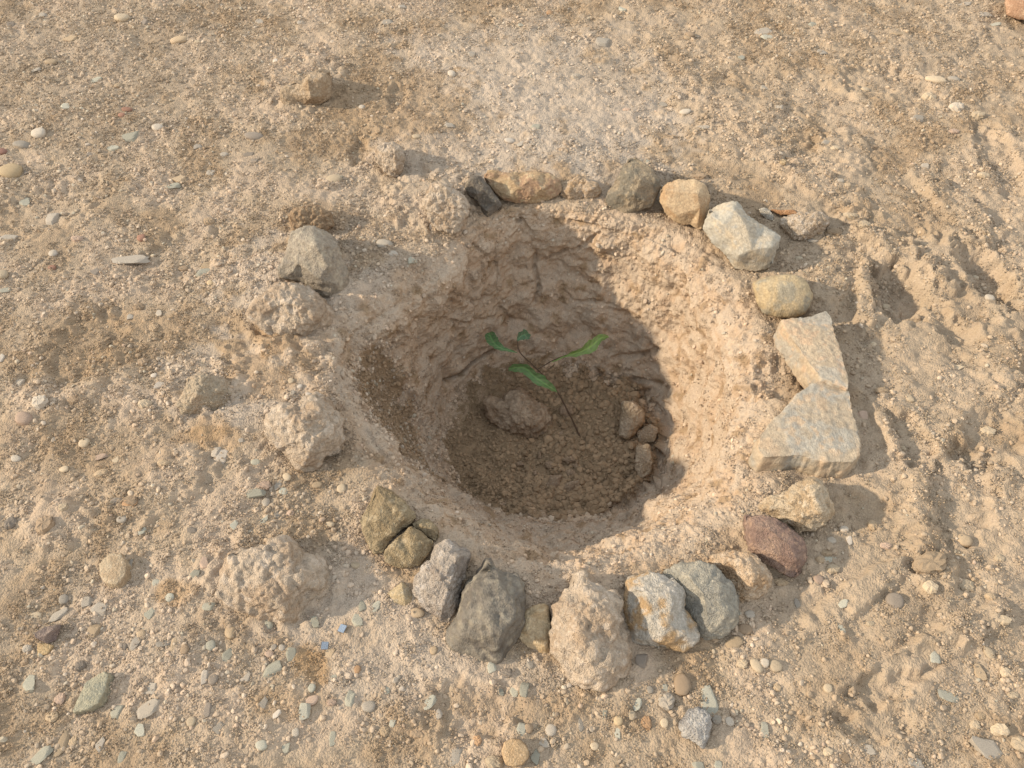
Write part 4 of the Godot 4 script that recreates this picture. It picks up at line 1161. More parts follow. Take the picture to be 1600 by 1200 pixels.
	rock("rock", "whitish knobbly lump behind the large grey angular block", "rock", "", "", "lump",
		Vector3(0.7246, 0.0276, -1.6028), Vector3(0.9112, -0.0000, 0.4120), Vector3(-0.3159, 0.6419, 0.6987),
		[424, 452, 480, 497, 512, 546, 588, 585, 569, 568, 563, 546, 540, 531, 511, 488, 479, 476, 460, 443, 429, 401, 368, 345, 335, 322, 310, 306, 306, 299, 290, 289, 289, 284, 282, 290, 296, 296, 301, 312, 311, 307, 313, 322, 324, 331, 349, 365, 374, 389, 414, 432, 447, 470, 501, 524, 554, 574, 573, 558, 550, 551, 531, 506, 497, 498, 489, 481, 479, 471, 451, 436, 433, 425, 411, 409, 416, 408, 397, 397, 397, 386, 378, 381, 381, 376, 380, 385, 382, 375, 377, 381, 375, 370, 377, 384, 375, 361, 357, 347, 333, 326, 323, 312, 302, 311, 324, 332, 346, 370, 390, 404],
		[],
		0.0076, 0.0399, 0.0760, 0.0951, [Color(0.472, 0.368, 0.272), Color(0.407, 0.298, 0.202), Color(0.516, 0.422, 0.333)])
	rock("stone_chip", "small orange chip resting above a dark hollow by the whitish knobbly lump", "stone", "", "", "stone",
		Vector3(0.6919, 0.0146, -1.6653), Vector3(0.9235, -0.0000, 0.3837), Vector3(-0.2962, 0.6358, 0.7128),
		[225, 253, 292, 328, 305, 279, 278, 255, 252, 232, 201, 163, 144, 127, 116, 103, 94, 91, 83, 81, 75, 76, 69, 68, 64, 64, 60, 59, 59, 57, 57, 55, 57, 54, 55, 53, 56, 54, 55, 56, 58, 59, 60, 64, 63, 66, 67, 73, 73, 80, 84, 94, 99, 109, 122, 135, 258, 313, 358, 349, 308, 265, 248, 213, 199, 183, 171, 157, 147, 146, 135, 133, 124, 118, 102, 97, 89, 86, 78, 76, 74, 71, 69, 66, 67, 62, 63, 60, 62, 59, 61, 62, 63, 63, 64, 68, 66, 69, 70, 76, 75, 82, 86, 94, 97, 106, 117, 125, 140, 157, 190, 198],
		[],
		0.0046, 0.0091, 0.0365, 0.0456, [Color(0.431, 0.226, 0.112), Color(0.369, 0.174, 0.081), Color(0.464, 0.273, 0.149)])
	rock("stone_chip", "small white stone beside the orange chip", "stone", "", "", "stone",
		Vector3(0.6463, 0.0120, -1.6618), Vector3(0.9320, -0.0000, 0.3624), Vector3(-0.2783, 0.6407, 0.7156),
		[163, 152, 148, 135, 137, 130, 129, 120, 122, 117, 113, 111, 111, 112, 108, 113, 111, 115, 110, 115, 110, 109, 105, 109, 109, 107, 110, 111, 114, 109, 116, 115, 120, 118, 129, 132, 138, 145, 154, 164, 163, 171, 169, 177, 173, 188, 190, 199, 203, 217, 225, 230, 217, 199, 190, 171, 172, 160, 157, 145, 146, 137, 132, 129, 128, 124, 115, 116, 110, 109, 101, 104, 98, 97, 95, 97, 96, 95, 98, 97, 99, 95, 101, 99, 103, 103, 111, 113, 117, 123, 130, 136, 134, 144, 144, 153, 154, 172, 176, 190, 200, 220, 234, 218, 215, 205, 203, 191, 199, 188, 189, 172],
		[],
		0.0102, 0.0143, 0.0273, 0.0342, [Color(0.431, 0.368, 0.292), Color(0.369, 0.305, 0.230), Color(0.464, 0.406, 0.333)])
	rock("rock", "smooth rounded tan grey boulder with fine banding above the broken slab", "rock", "stones of the ring around the pit", "", "smooth",
		Vector3(0.6254, 0.0339, -1.3597), Vector3(0.9085, -0.0000, 0.4178), Vector3(-0.2985, 0.6998, 0.6490),
		[629, 623, 636, 640, 632, 635, 648, 638, 613, 609, 611, 602, 598, 608, 607, 593, 587, 593, 589, 579, 573, 568, 552, 538, 540, 538, 522, 513, 517, 514, 503, 498, 503, 497, 489, 495, 499, 490, 486, 496, 502, 501, 513, 534, 545, 552, 575, 598, 608, 624, 660, 680, 691, 721, 768, 751, 713, 695, 681, 652, 627, 622, 617, 601, 596, 605, 602, 588, 586, 587, 574, 564, 574, 585, 584, 583, 580, 567, 545, 535, 534, 524, 513, 521, 527, 517, 511, 518, 517, 506, 505, 516, 519, 520, 539, 554, 553, 554, 569, 578, 575, 585, 611, 630, 630, 634, 644, 636, 628, 636, 641, 633],
		[],
		0.0123, 0.0539, 0.0980, 0.1225, [Color(0.399, 0.292, 0.167), Color(0.286, 0.237, 0.167), Color(0.439, 0.318, 0.177)])
	rock("stone_slab", "flat pale slab piece, narrow and four sided with a bright inner edge", "slab", "stones of the ring around the pit", "", "slab",
		Vector3(0.6659, 0.0560, -1.1910), Vector3(1.0000, -0.0000, 0.0000), Vector3(0.0000, 1.0000, 0.0000),
		[440, 431, 430, 441, 439, 444, 435, 468, 461, 487, 493, 543, 546, 579, 611, 654, 690, 732, 836, 893, 989, 1050, 1128, 1030, 1009, 953, 950, 896, 875, 883, 865, 866, 839, 885, 852, 879, 863, 920, 900, 941, 981, 1033, 987, 894, 860, 771, 734, 671, 671, 602, 588, 557, 553, 518, 501, 496, 475, 467, 449, 468, 445, 459, 451, 475, 457, 467, 472, 478, 478, 482, 515, 513, 544, 551, 604, 598, 642, 664, 720, 745, 811, 882, 892, 928, 946, 1035, 1026, 1107, 1135, 1253, 1161, 1048, 948, 867, 789, 726, 702, 630, 606, 561, 564, 515, 514, 495, 493, 466, 458, 456, 436, 432, 420, 439],
		[],
		0.0000, 0.0030, 0.0750, 0.1693, [Color(0.439, 0.332, 0.224), Color(0.376, 0.318, 0.248), Color(0.464, 0.312, 0.197)])
	rock("stone_slab", "flat pale slab piece, broad wedge with a notched lower edge", "slab", "stones of the ring around the pit", "", "slab",
		Vector3(0.6148, 0.0480, -0.9848), Vector3(1.0000, -0.0000, 0.0000), Vector3(0.0000, 1.0000, 0.0000),
		[851, 861, 861, 885, 899, 880, 929, 937, 995, 986, 1091, 1114, 1190, 1218, 1303, 1267, 1229, 1242, 1241, 1272, 1227, 1307, 1284, 1276, 1172, 1158, 1068, 1009, 955, 933, 904, 849, 858, 815, 802, 737, 756, 713, 711, 685, 708, 696, 685, 698, 696, 706, 678, 723, 711, 745, 739, 807, 815, 849, 881, 933, 976, 998, 1109, 1159, 1220, 1210, 1333, 1338, 1366, 1342, 1399, 1257, 1146, 1092, 1007, 954, 862, 860, 813, 819, 780, 812, 781, 785, 790, 809, 818, 808, 857, 838, 858, 830, 889, 870, 904, 909, 967, 976, 996, 1037, 1020, 1024, 986, 1027, 960, 963, 918, 946, 896, 884, 870, 863, 844, 815, 850, 828],
		[],
		0.0000, 0.0040, 0.0650, 0.2118, [Color(0.423, 0.325, 0.224), Color(0.361, 0.312, 0.248), Color(0.455, 0.318, 0.202)])
	rock("rock", "cream coloured knobbly rock with a long shadow next to the red brown rock", "rock", "stones of the ring around the pit", "", "lump2",
		Vector3(0.5605, 0.0224, -0.8164), Vector3(0.8244, -0.0000, 0.5660), Vector3(-0.3151, 0.8307, 0.4590),
		[549, 549, 556, 551, 551, 569, 581, 564, 555, 557, 549, 535, 538, 549, 550, 553, 572, 582, 571, 567, 575, 577, 570, 581, 604, 604, 586, 584, 582, 564, 551, 553, 525, 491, 474, 468, 454, 436, 431, 427, 412, 399, 399, 398, 387, 383, 388, 385, 378, 380, 384, 378, 374, 382, 391, 402, 427, 468, 505, 539, 592, 665, 682, 694, 732, 777, 765, 755, 764, 741, 653, 594, 555, 524, 494, 483, 477, 461, 448, 448, 442, 427, 425, 432, 433, 431, 444, 462, 470, 479, 488, 482, 465, 456, 459, 457, 451, 458, 472, 474, 474, 487, 494, 485, 484, 498, 507, 511, 528, 554, 568, 561],
		[-500, -260, 256, -227, -126, 303, -171, 76, 420, 86, 349, 513, 314, 56, 490, 104, -149, 420],
		0.0070, 0.0490, 0.0933, 0.1166, [Color(0.498, 0.379, 0.254), Color(0.431, 0.305, 0.187), Color(0.534, 0.422, 0.299)])
	rock("rock", "reddish brown rock wedged between two cream rocks", "rock", "stones of the ring around the pit", "", "stone",
		Vector3(0.4931, 0.0274, -0.7329), Vector3(0.8297, -0.0000, 0.5582), Vector3(-0.2872, 0.8575, 0.4268),
		[619, 585, 605, 568, 570, 549, 568, 532, 520, 516, 507, 497, 475, 489, 455, 451, 425, 441, 418, 422, 417, 425, 415, 408, 420, 410, 419, 409, 435, 419, 434, 430, 453, 443, 450, 465, 474, 488, 487, 525, 519, 548, 549, 596, 588, 621, 631, 656, 662, 680, 733, 746, 724, 671, 677, 617, 610, 580, 589, 560, 559, 563, 551, 542, 523, 540, 510, 520, 507, 538, 491, 482, 463, 452, 427, 413, 417, 396, 398, 386, 407, 388, 402, 398, 413, 400, 407, 419, 416, 422, 424, 455, 446, 472, 474, 510, 502, 538, 565, 608, 642, 660, 689, 674, 694, 662, 675, 622, 629, 611, 625, 602],
		[-482, 131, 218, -160, 191, 371, 175, 138, 392, 420, -45, 305, -43, -192, 305, -288, -170, 240],
		0.0065, 0.0458, 0.0872, 0.1090, [Color(0.293, 0.194, 0.144), Color(0.244, 0.156, 0.119), Color(0.361, 0.232, 0.158)])
	rock("rock", "pinkish cream knobbly rock between the red brown rock and the grey green rock", "rock", "stones of the ring around the pit", "", "lump2",
		Vector3(0.4255, 0.0217, -0.6753), Vector3(0.8461, -0.0000, 0.5331), Vector3(-0.2533, 0.8799, 0.4020),
		[486, 483, 486, 492, 485, 479, 485, 488, 479, 467, 460, 447, 431, 428, 429, 419, 408, 403, 398, 384, 378, 384, 385, 381, 387, 397, 397, 389, 386, 384, 375, 372, 380, 385, 384, 390, 402, 404, 403, 414, 421, 419, 421, 437, 451, 455, 467, 488, 499, 506, 530, 548, 554, 565, 595, 623, 637, 635, 618, 591, 559, 502, 461, 419, 384, 372, 363, 345, 331, 325, 316, 303, 299, 302, 299, 295, 302, 308, 307, 307, 316, 323, 326, 337, 358, 373, 386, 410, 435, 448, 465, 498, 531, 511, 503, 507, 503, 491, 491, 495, 486, 478, 487, 487, 475, 472, 481, 481, 473, 475, 483, 480],
		[-418, 66, 222, -131, 184, 363, 169, 112, 403, 184, -154, 343, 361, 102, 262],
		0.0050, 0.0423, 0.0806, 0.1008, [Color(0.498, 0.353, 0.230), Color(0.423, 0.273, 0.158), Color(0.544, 0.414, 0.292)])
	rock("rock", "grey green angular rock half behind the white and tan rock", "rock", "stones of the ring around the pit", "", "stone",
		Vector3(0.3497, 0.0258, -0.6253), Vector3(0.8728, -0.0000, 0.4881), Vector3(-0.2134, 0.8994, 0.3815),
		[639, 666, 631, 605, 570, 570, 571, 550, 561, 550, 563, 532, 550, 530, 538, 518, 540, 536, 529, 533, 532, 534, 505, 528, 519, 539, 521, 556, 552, 562, 562, 584, 586, 572, 600, 604, 635, 621, 673, 668, 678, 654, 683, 680, 683, 707, 730, 764, 745, 788, 774, 801, 776, 836, 839, 782, 705, 664, 616, 558, 540, 499, 482, 444, 463, 445, 453, 440, 460, 453, 448, 455, 457, 466, 449, 477, 471, 492, 483, 521, 518, 532, 542, 569, 579, 581, 627, 644, 679, 662, 715, 702, 713, 678, 693, 671, 661, 674, 676, 685, 661, 689, 660, 669, 643, 682, 667, 684, 694, 699, 685, 660],
		[-468, 238, 359, -100, 80, 469, 95, -197, 496, 202, 231, 469, 454, -16, 386, 275, -441, 276, -201, -197, 138],
		0.0069, 0.0496, 0.1103, 0.1379, [Color(0.326, 0.286, 0.224), Color(0.267, 0.237, 0.192), Color(0.407, 0.346, 0.260)])
	rock("rock", "white and tan banded rock beside the large pink lump", "rock", "stones of the ring around the pit", "", "stone",
		Vector3(0.2612, 0.0211, -0.6009), Vector3(0.9171, -0.0000, 0.3987), Vector3(-0.1615, 0.9143, 0.3715),
		[672, 685, 625, 609, 586, 576, 549, 526, 529, 499, 494, 488, 530, 522, 558, 563, 597, 591, 607, 635, 647, 672, 660, 699, 676, 704, 691, 716, 675, 679, 673, 677, 667, 667, 693, 675, 693, 680, 721, 689, 714, 712, 742, 721, 738, 767, 773, 792, 769, 779, 718, 718, 685, 706, 660, 669, 664, 664, 649, 641, 658, 624, 629, 610, 642, 612, 640, 639, 665, 649, 655, 660, 644, 646, 641, 680, 658, 678, 648, 659, 612, 615, 604, 599, 586, 588, 609, 589, 605, 596, 626, 594, 620, 619, 648, 643, 675, 706, 713, 741, 755, 812, 772, 791, 771, 801, 764, 795, 803, 788, 744, 715],
		[-579, 231, 363, -332, 255, 502, -50, -136, 558, 134, 367, 474, 222, -98, 586, 566, -172, 418, -67, -497, 279, 194, -427, 418],
		0.0084, 0.0586, 0.1116, 0.1395, [Color(0.464, 0.398, 0.319), Color(0.423, 0.273, 0.144), Color(0.498, 0.430, 0.355)])
	rock("rock", "large pink clay covered rock, the tallest of the ring, with a small hole", "rock", "stones of the ring around the pit", "", "lump",
		Vector3(0.1369, 0.0251, -0.5615), Vector3(0.9716, -0.0000, 0.2368), Vector3(-0.0864, 0.9311, 0.3545),
		[684, 668, 645, 638, 635, 616, 600, 605, 613, 611, 621, 647, 661, 664, 683, 716, 736, 761, 817, 866, 852, 851, 870, 875, 862, 868, 888, 878, 868, 887, 913, 930, 963, 1023, 1042, 1012, 1000, 961, 911, 861, 846, 850, 833, 819, 826, 824, 804, 800, 816, 822, 821, 801, 786, 754, 722, 710, 695, 666, 657, 668, 671, 667, 681, 704, 709, 710, 720, 724, 713, 713, 736, 748, 748, 764, 792, 802, 804, 817, 818, 802, 796, 817, 834, 827, 832, 852, 853, 844, 859, 885, 896, 916, 931, 934, 916, 911, 923, 915, 893, 898, 915, 877, 845, 841, 835, 799, 770, 759, 738, 706, 696, 694],
		[-306, 791, 270, -412, 291, 506, -107, 494, 573, -129, -80, 675, 72, -397, 675, 264, -679, 405, 274, 311, 540, 488, -269, 472, -391, -306, 438],
		0.0135, 0.0675, 0.1349, 0.1686, [Color(0.472, 0.361, 0.260), Color(0.407, 0.292, 0.197), Color(0.516, 0.406, 0.305)])
	rock("rock", "small tan wedge with layered edge between the dark dimpled rock and the large pink rock", "rock", "stones of the ring around the pit", "", "flat",
		Vector3(0.0442, 0.0116, -0.5752), Vector3(0.9971, -0.0000, 0.0767), Vector3(-0.0277, 0.9324, 0.3604),
		[235, 241, 236, 242, 233, 250, 246, 254, 251, 264, 264, 267, 279, 290, 307, 310, 346, 357, 389, 399, 453, 443, 448, 451, 467, 456, 436, 446, 430, 431, 406, 425, 406, 409, 390, 398, 384, 376, 378, 372, 370, 352, 369, 345, 341, 320, 330, 314, 310, 304, 303, 296, 285, 295, 290, 299, 293, 317, 311, 323, 323, 343, 344, 352, 351, 343, 342, 328, 344, 329, 334, 321, 336, 324, 329, 334, 346, 347, 342, 358, 350, 358, 347, 372, 361, 378, 383, 412, 419, 428, 446, 450, 462, 459, 499, 491, 458, 411, 402, 363, 345, 327, 313, 294, 276, 278, 262, 262, 250, 261, 245, 247],
		[-138, 223, 165, -15, 309, 299, -9, -229, 269, -158, -87, 180, 117, 319, 329, 152, -256, 314],
		0.0075, 0.0314, 0.0599, 0.0748, [Color(0.447, 0.325, 0.192), Color(0.347, 0.232, 0.123), Color(0.490, 0.368, 0.230)])
	rock("rock", "dark grey rock with a dimpled face and pointed top", "rock", "stones of the ring around the pit", "", "dimple",
		Vector3(-0.0417, 0.0220, -0.5965), Vector3(0.9976, 0.0000, -0.0697), Vector3(0.0261, 0.9270, 0.3741),
		[597, 609, 612, 627, 660, 682, 694, 722, 754, 767, 781, 825, 841, 830, 833, 856, 860, 829, 815, 814, 797, 779, 789, 806, 806, 820, 895, 968, 914, 863, 833, 791, 749, 735, 729, 707, 688, 687, 664, 626, 601, 593, 577, 557, 555, 560, 552, 542, 547, 549, 537, 534, 547, 555, 556, 576, 614, 639, 663, 708, 758, 785, 779, 798, 812, 814, 819, 826, 814, 792, 793, 797, 776, 757, 764, 768, 757, 760, 775, 772, 758, 765, 781, 782, 788, 812, 827, 824, 832, 803, 762, 713, 686, 673, 650, 631, 634, 636, 623, 615, 622, 619, 594, 585, 588, 582, 574, 585, 596, 592, 588, 600],
		[40, 868, 290, 222, 540, 547, 442, 227, 579, 445, -55, 547, 185, -302, 579, 61, -614, 322, -217, 403, 418, -359, 26, 450, -495, -258, 354, -23, 34, 579],
		0.0080, 0.0611, 0.1287, 0.1609, [Color(0.180, 0.149, 0.115), Color(0.135, 0.111, 0.087), Color(0.244, 0.202, 0.149)])
	rock("rock", "light grey rough rock beside the dark dimpled rock", "rock", "stones of the ring around the pit", "", "lump2",
		Vector3(-0.1269, 0.0259, -0.6623), Vector3(0.9821, 0.0000, -0.1881), Vector3(0.0783, 0.9094, 0.4085),
		[396, 404, 423, 448, 465, 485, 525, 574, 620, 644, 676, 698, 708, 701, 701, 686, 669, 676, 687, 682, 684, 705, 717, 703, 679, 669, 648, 625, 611, 575, 532, 497, 478, 456, 426, 406, 412, 412, 409, 420, 436, 443, 449, 457, 458, 449, 446, 456, 462, 463, 477, 490, 488, 483, 490, 497, 492, 494, 511, 526, 534, 548, 560, 558, 550, 557, 566, 563, 561, 565, 567, 559, 561, 575, 575, 575, 598, 630, 650, 678, 721, 756, 776, 769, 752, 702, 635, 592, 564, 528, 498, 486, 468, 440, 419, 408, 393, 371, 360, 357, 348, 339, 341, 344, 341, 340, 347, 350, 347, 353, 368, 378],
		[114, 489, 283, 311, 331, 437, -14, 76, 462, 151, -76, 488, -234, -132, 360, -58, -408, 360],
		0.0077, 0.0539, 0.1027, 0.1284, [Color(0.376, 0.305, 0.242), Color(0.280, 0.220, 0.172), Color(0.455, 0.383, 0.319)])
	rock("stone", "small tan cube shaped stone at the foot of the light grey rough rock", "stone", "", "", "flat",
		Vector3(-0.2012, 0.0069, -0.6389), Vector3(0.9538, 0.0000, -0.3004), Vector3(0.1229, 0.9124, 0.3904),
		[190, 191, 192, 187, 186, 184, 193, 186, 196, 196, 210, 199, 204, 202, 204, 200, 203, 213, 211, 222, 224, 243, 237, 254, 251, 246, 229, 228, 226, 219, 218, 213, 219, 206, 211, 205, 212, 203, 212, 216, 221, 222, 229, 240, 237, 249, 253, 275, 251, 252, 241, 240, 225, 224, 220, 210, 208, 202, 205, 192, 198, 193, 199, 188, 193, 191, 191, 189, 190, 195, 189, 196, 195, 204, 194, 205, 204, 212, 210, 224, 229, 223, 224, 222, 228, 215, 224, 219, 228, 221, 235, 240, 245, 241, 243, 246, 235, 243, 240, 252, 243, 262, 258, 250, 232, 228, 220, 207, 203, 197, 200, 188],
		[40, 161, 116, 44, -14, 167, -113, 62, 121, 133, -103, 102],
		0.0028, 0.0195, 0.0371, 0.0464, [Color(0.399, 0.292, 0.167), Color(0.340, 0.273, 0.187), Color(0.431, 0.318, 0.192)])
	rock("rock", "olive brown rock cracked into three fitting pieces", "rock", "stones of the ring around the pit", "fragment", "stone",
		Vector3(-0.2427, 0.0244, -0.7881), Vector3(0.9557, 0.0000, -0.2943), Vector3(0.1435, 0.8729, 0.4662),
		[540, 509, 502, 468, 486, 462, 467, 456, 474, 465, 460, 466, 458, 459, 442, 471, 460, 479, 474, 511, 506, 521, 534, 557, 563, 563, 608, 616, 637, 587, 596, 548, 535, 497, 489, 457, 439, 439, 426, 422, 402, 417, 394, 399, 385, 404, 391, 400, 410, 424, 430, 431, 460, 457, 457, 435, 457, 435, 446, 444, 462, 454, 456, 471, 469, 480, 477, 520, 512, 542, 546, 593, 590, 619, 648, 642, 626, 611, 616, 550, 524, 481, 485, 442, 433, 412, 411, 390, 384, 390, 381, 383, 375, 396, 379, 391, 386, 411, 404, 424, 443, 463, 476, 480, 510, 502, 528, 532, 571, 546, 567, 544],
		[32, 447, 303, 284, 111, 403, 370, -87, 403, -114, -17, 403, -237, -383, 303, 54, -279, 403],
		0.0224, 0.0471, 0.0896, 0.1121, [Color(0.333, 0.246, 0.144), Color(0.274, 0.197, 0.112), Color(0.391, 0.298, 0.187)])
	rock("rock", "olive brown rock cracked into three fitting pieces", "rock", "stones of the ring around the pit", "fragment", "stone",
		Vector3(-0.1950, 0.0111, -0.7305), Vector3(0.9662, 0.0000, -0.2579), Vector3(0.1168, 0.8916, 0.4375),
		[458, 478, 467, 455, 434, 430, 394, 401, 384, 390, 369, 384, 379, 377, 372, 375, 380, 366, 383, 383, 405, 395, 429, 419, 402, 372, 365, 350, 330, 327, 319, 323, 304, 316, 305, 308, 291, 301, 295, 295, 296, 305, 315, 308, 327, 326, 342, 333, 361, 359, 374, 378, 406, 423, 432, 462, 460, 468, 445, 473, 467, 470, 437, 445, 425, 411, 400, 394, 389, 368, 373, 356, 359, 337, 351, 337, 336, 324, 330, 326, 319, 330, 332, 340, 326, 346, 336, 345, 334, 354, 353, 348, 345, 346, 346, 331, 344, 333, 339, 323, 343, 336, 346, 349, 369, 376, 378, 400, 408, 424, 412, 447],
		[67, 311, 337, 339, 50, 320, 32, -154, 320, -278, -80, 252, -239, 106, 320],
		0.0202, 0.0353, 0.0673, 0.0841, [Color(0.333, 0.246, 0.144), Color(0.274, 0.197, 0.112), Color(0.391, 0.298, 0.187)])
	rock("rock", "olive brown rock cracked into three fitting pieces", "rock", "stones of the ring around the pit", "fragment", "stone",
		Vector3(-0.1622, 0.0156, -0.7725), Vector3(0.9787, 0.0000, -0.2055), Vector3(0.0965, 0.8829, 0.4595),
		[175, 170, 167, 159, 154, 147, 152, 143, 146, 143, 150, 142, 145, 145, 147, 145, 146, 154, 153, 161, 163, 177, 167, 171, 167, 172, 166, 170, 177, 179, 184, 186, 201, 197, 209, 211, 227, 217, 226, 231, 238, 240, 247, 262, 259, 273, 277, 304, 278, 272, 256, 246, 217, 203, 191, 175, 164, 154, 153, 141, 141, 135, 137, 127, 127, 124, 122, 118, 117, 120, 116, 119, 118, 124, 117, 123, 122, 126, 124, 130, 137, 140, 147, 152, 166, 165, 181, 188, 210, 218, 250, 274, 274, 270, 271, 277, 266, 274, 271, 269, 243, 245, 234, 232, 218, 216, 213, 203, 201, 197, 196, 178],
		[-111, 91, 184, 65, -40, 193],
		0.0092, 0.0193, 0.0460, 0.0460, [Color(0.333, 0.246, 0.144), Color(0.274, 0.197, 0.112), Color(0.391, 0.298, 0.187)])
	rock("rock", "large pale pink pitted lump with a deep hole, lying outside the ring", "rock", "", "", "lump",
		Vector3(-0.4341, 0.0309, -0.6584), Vector3(0.8349, 0.0000, -0.5505), Vector3(0.2604, 0.8811, 0.3949),
		[821, 774, 754, 738, 710, 694, 698, 692, 689, 705, 731, 743, 753, 752, 750, 733, 725, 736, 738, 723, 714, 702, 677, 650, 646, 649, 651, 663, 694, 719, 728, 749, 791, 821, 831, 870, 924, 957, 943, 954, 959, 940, 935, 955, 949, 925, 928, 946, 942, 932, 947, 960, 931, 898, 895, 885, 863, 825, 792, 746, 697, 669, 647, 611, 596, 608, 617, 616, 627, 651, 661, 662, 680, 700, 694, 694, 718, 743, 753, 775, 814, 832, 810, 807, 818, 812, 809, 810, 801, 773, 754, 752, 738, 723, 755, 807, 851, 900, 970, 1008, 1020, 1039, 1084, 1080, 1042, 1029, 1029, 982, 934, 916, 905, 866],
		[-461, 563, 285, -603, 190, 320, -57, 330, 427, -236, -116, 534, 446, 273, 356, 245, -121, 569, -39, -506, 498, 681, -234, 462, 640, -490, 356],
		0.0053, 0.0534, 0.1067, 0.1779, [Color(0.472, 0.361, 0.260), Color(0.407, 0.292, 0.197), Color(0.516, 0.406, 0.305)])
	rock("rock", "pale pinkish crusted lump with grey chipped face beside the scree slope of the pit", "rock", "stones of the ring around the pit", "", "lump",
		Vector3(-0.4173, 0.0426, -0.9770), Vector3(0.9196, 0.0000, -0.3928), Vector3(0.2314, 0.8081, 0.5417),
		[725, 726, 739, 742, 728, 706, 706, 717, 714, 714, 737, 757, 750, 750, 768, 773, 769, 788, 819, 787, 757, 749, 740, 683, 637, 612, 583, 548, 531, 557, 578, 597, 635, 677, 704, 712, 727, 738, 737, 756, 794, 810, 810, 830, 855, 858, 839, 825, 811, 784, 774, 783, 769, 732, 714, 704, 677, 652, 650, 644, 618, 603, 604, 596, 576, 568, 569, 572, 576, 601, 633, 653, 682, 726, 744, 747, 765, 799, 822, 821, 818, 825, 812, 795, 778, 755, 715, 691, 684, 668, 662, 683, 714, 729, 743, 778, 776, 754, 744, 756, 760, 756, 750, 749, 731, 708, 704, 700, 685, 678, 694, 704],
		[-324, 447, 328, -49, 252, 506, 319, 329, 477, 420, -111, 447, 21, -275, 536, -172, -560, 387, -299, -63, 447],
		0.0074, 0.0625, 0.1191, 0.1489, [Color(0.472, 0.361, 0.260), Color(0.407, 0.292, 0.197), Color(0.516, 0.406, 0.305)])
	rock("rock", "pale pinkish crumbly lump touching the lower side of the grey boulder", "rock", "stones of the ring around the pit", "", "lump",
		Vector3(-0.4999, 0.0404, -1.3014), Vector3(0.9335, 0.0000, -0.3586), Vector3(0.2477, 0.7231, 0.6448),
		[817, 807, 779, 748, 743, 743, 729, 725, 728, 723, 702, 694, 698, 688, 673, 672, 670, 655, 644, 652, 653, 639, 628, 628, 618, 603, 607, 621, 622, 623, 642, 657, 647, 636, 641, 639, 629, 639, 661, 668, 673, 695, 717, 721, 737, 778, 817, 848, 908, 924, 912, 890, 891, 895, 876, 837, 813, 788, 752, 735, 734, 717, 692, 684, 681, 663, 645, 650, 654, 646, 649, 666, 670, 662, 671, 681, 659, 639, 642, 647, 638, 636, 648, 650, 639, 643, 659, 649, 638, 649, 663, 662, 664, 682, 693, 689, 698, 720, 732, 742, 775, 817, 840, 857, 878, 892, 888, 903, 900, 878, 849, 839],
		[-525, 201, 214, -87, 243, 398, 244, 97, 520, 484, -189, 490, 58, -346, 428],
		0.0061, 0.0643, 0.1224, 0.1530, [Color(0.472, 0.361, 0.260), Color(0.407, 0.292, 0.197), Color(0.516, 0.406, 0.305)])
	rock("rock", "grey boulder with pale veins and a rounded top beside the orange clod", "rock", "stones of the ring around the pit", "", "stone",
		Vector3(-0.4596, 0.0580, -1.4410), Vector3(0.9527, 0.0000, -0.3039), Vector3(0.2199, 0.6900, 0.6896),
		[614, 620, 630, 641, 622, 656, 644, 667, 647, 699, 678, 690, 687, 717, 720, 713, 743, 744, 772, 736, 783, 765, 793, 783, 835, 830, 826, 824, 822, 824, 799, 849, 827, 846, 814, 861, 832, 830, 786, 779, 749, 719, 731, 712, 716, 680, 712, 678, 685, 674, 720, 721, 746, 788, 829, 855, 826, 865, 835, 855, 785, 785, 719, 700, 670, 665, 635, 604, 606, 578, 573, 544, 577, 560, 582, 579, 615, 607, 618, 640, 657, 687, 707, 795, 827, 919, 926, 996, 974, 962, 928, 927, 897, 878, 907, 886, 897, 843, 866, 804, 803, 771, 794, 760, 736, 726, 704, 685, 650, 665, 623, 625],
		[-264, 602, 264, -398, 79, 430, 112, 355, 595, 269, -124, 661, -8, -342, 595, 321, -585, 463, -555, -109, 297],
		0.0099, 0.0661, 0.1322, 0.1652, [Color(0.354, 0.286, 0.213), Color(0.286, 0.232, 0.177), Color(0.407, 0.332, 0.242)])
	rock("earth_clod", "orange brown earth clod behind the grey boulder", "clod", "", "", "lump",
		Vector3(-0.5038, 0.0222, -1.6287), Vector3(0.9553, 0.0000, -0.2955), Vector3(0.2233, 0.6550, 0.7219),
		[530, 518, 489, 473, 461, 440, 420, 415, 412, 400, 396, 403, 402, 388, 375, 369, 354, 341, 339, 340, 333, 331, 337, 338, 332, 332, 338, 334, 328, 333, 342, 343, 346, 358, 367, 367, 374, 390, 402, 412, 437, 461, 464, 466, 481, 493, 493, 502, 526, 532, 512, 508, 512, 503, 491, 493, 493, 482, 477, 488, 496, 496, 509, 500, 470, 438, 420, 406, 383, 367, 363, 358, 347, 343, 346, 340, 330, 330, 328, 319, 312, 316, 319, 315, 316, 323, 324, 320, 325, 334, 338, 343, 361, 379, 389, 405, 431, 442, 445, 460, 485, 504, 525, 566, 582, 563, 547, 545, 536, 519, 515, 523],
		[],
		0.0254, 0.0356, 0.0678, 0.0847, [Color(0.333, 0.220, 0.131), Color(0.267, 0.170, 0.097), Color(0.384, 0.273, 0.172)])
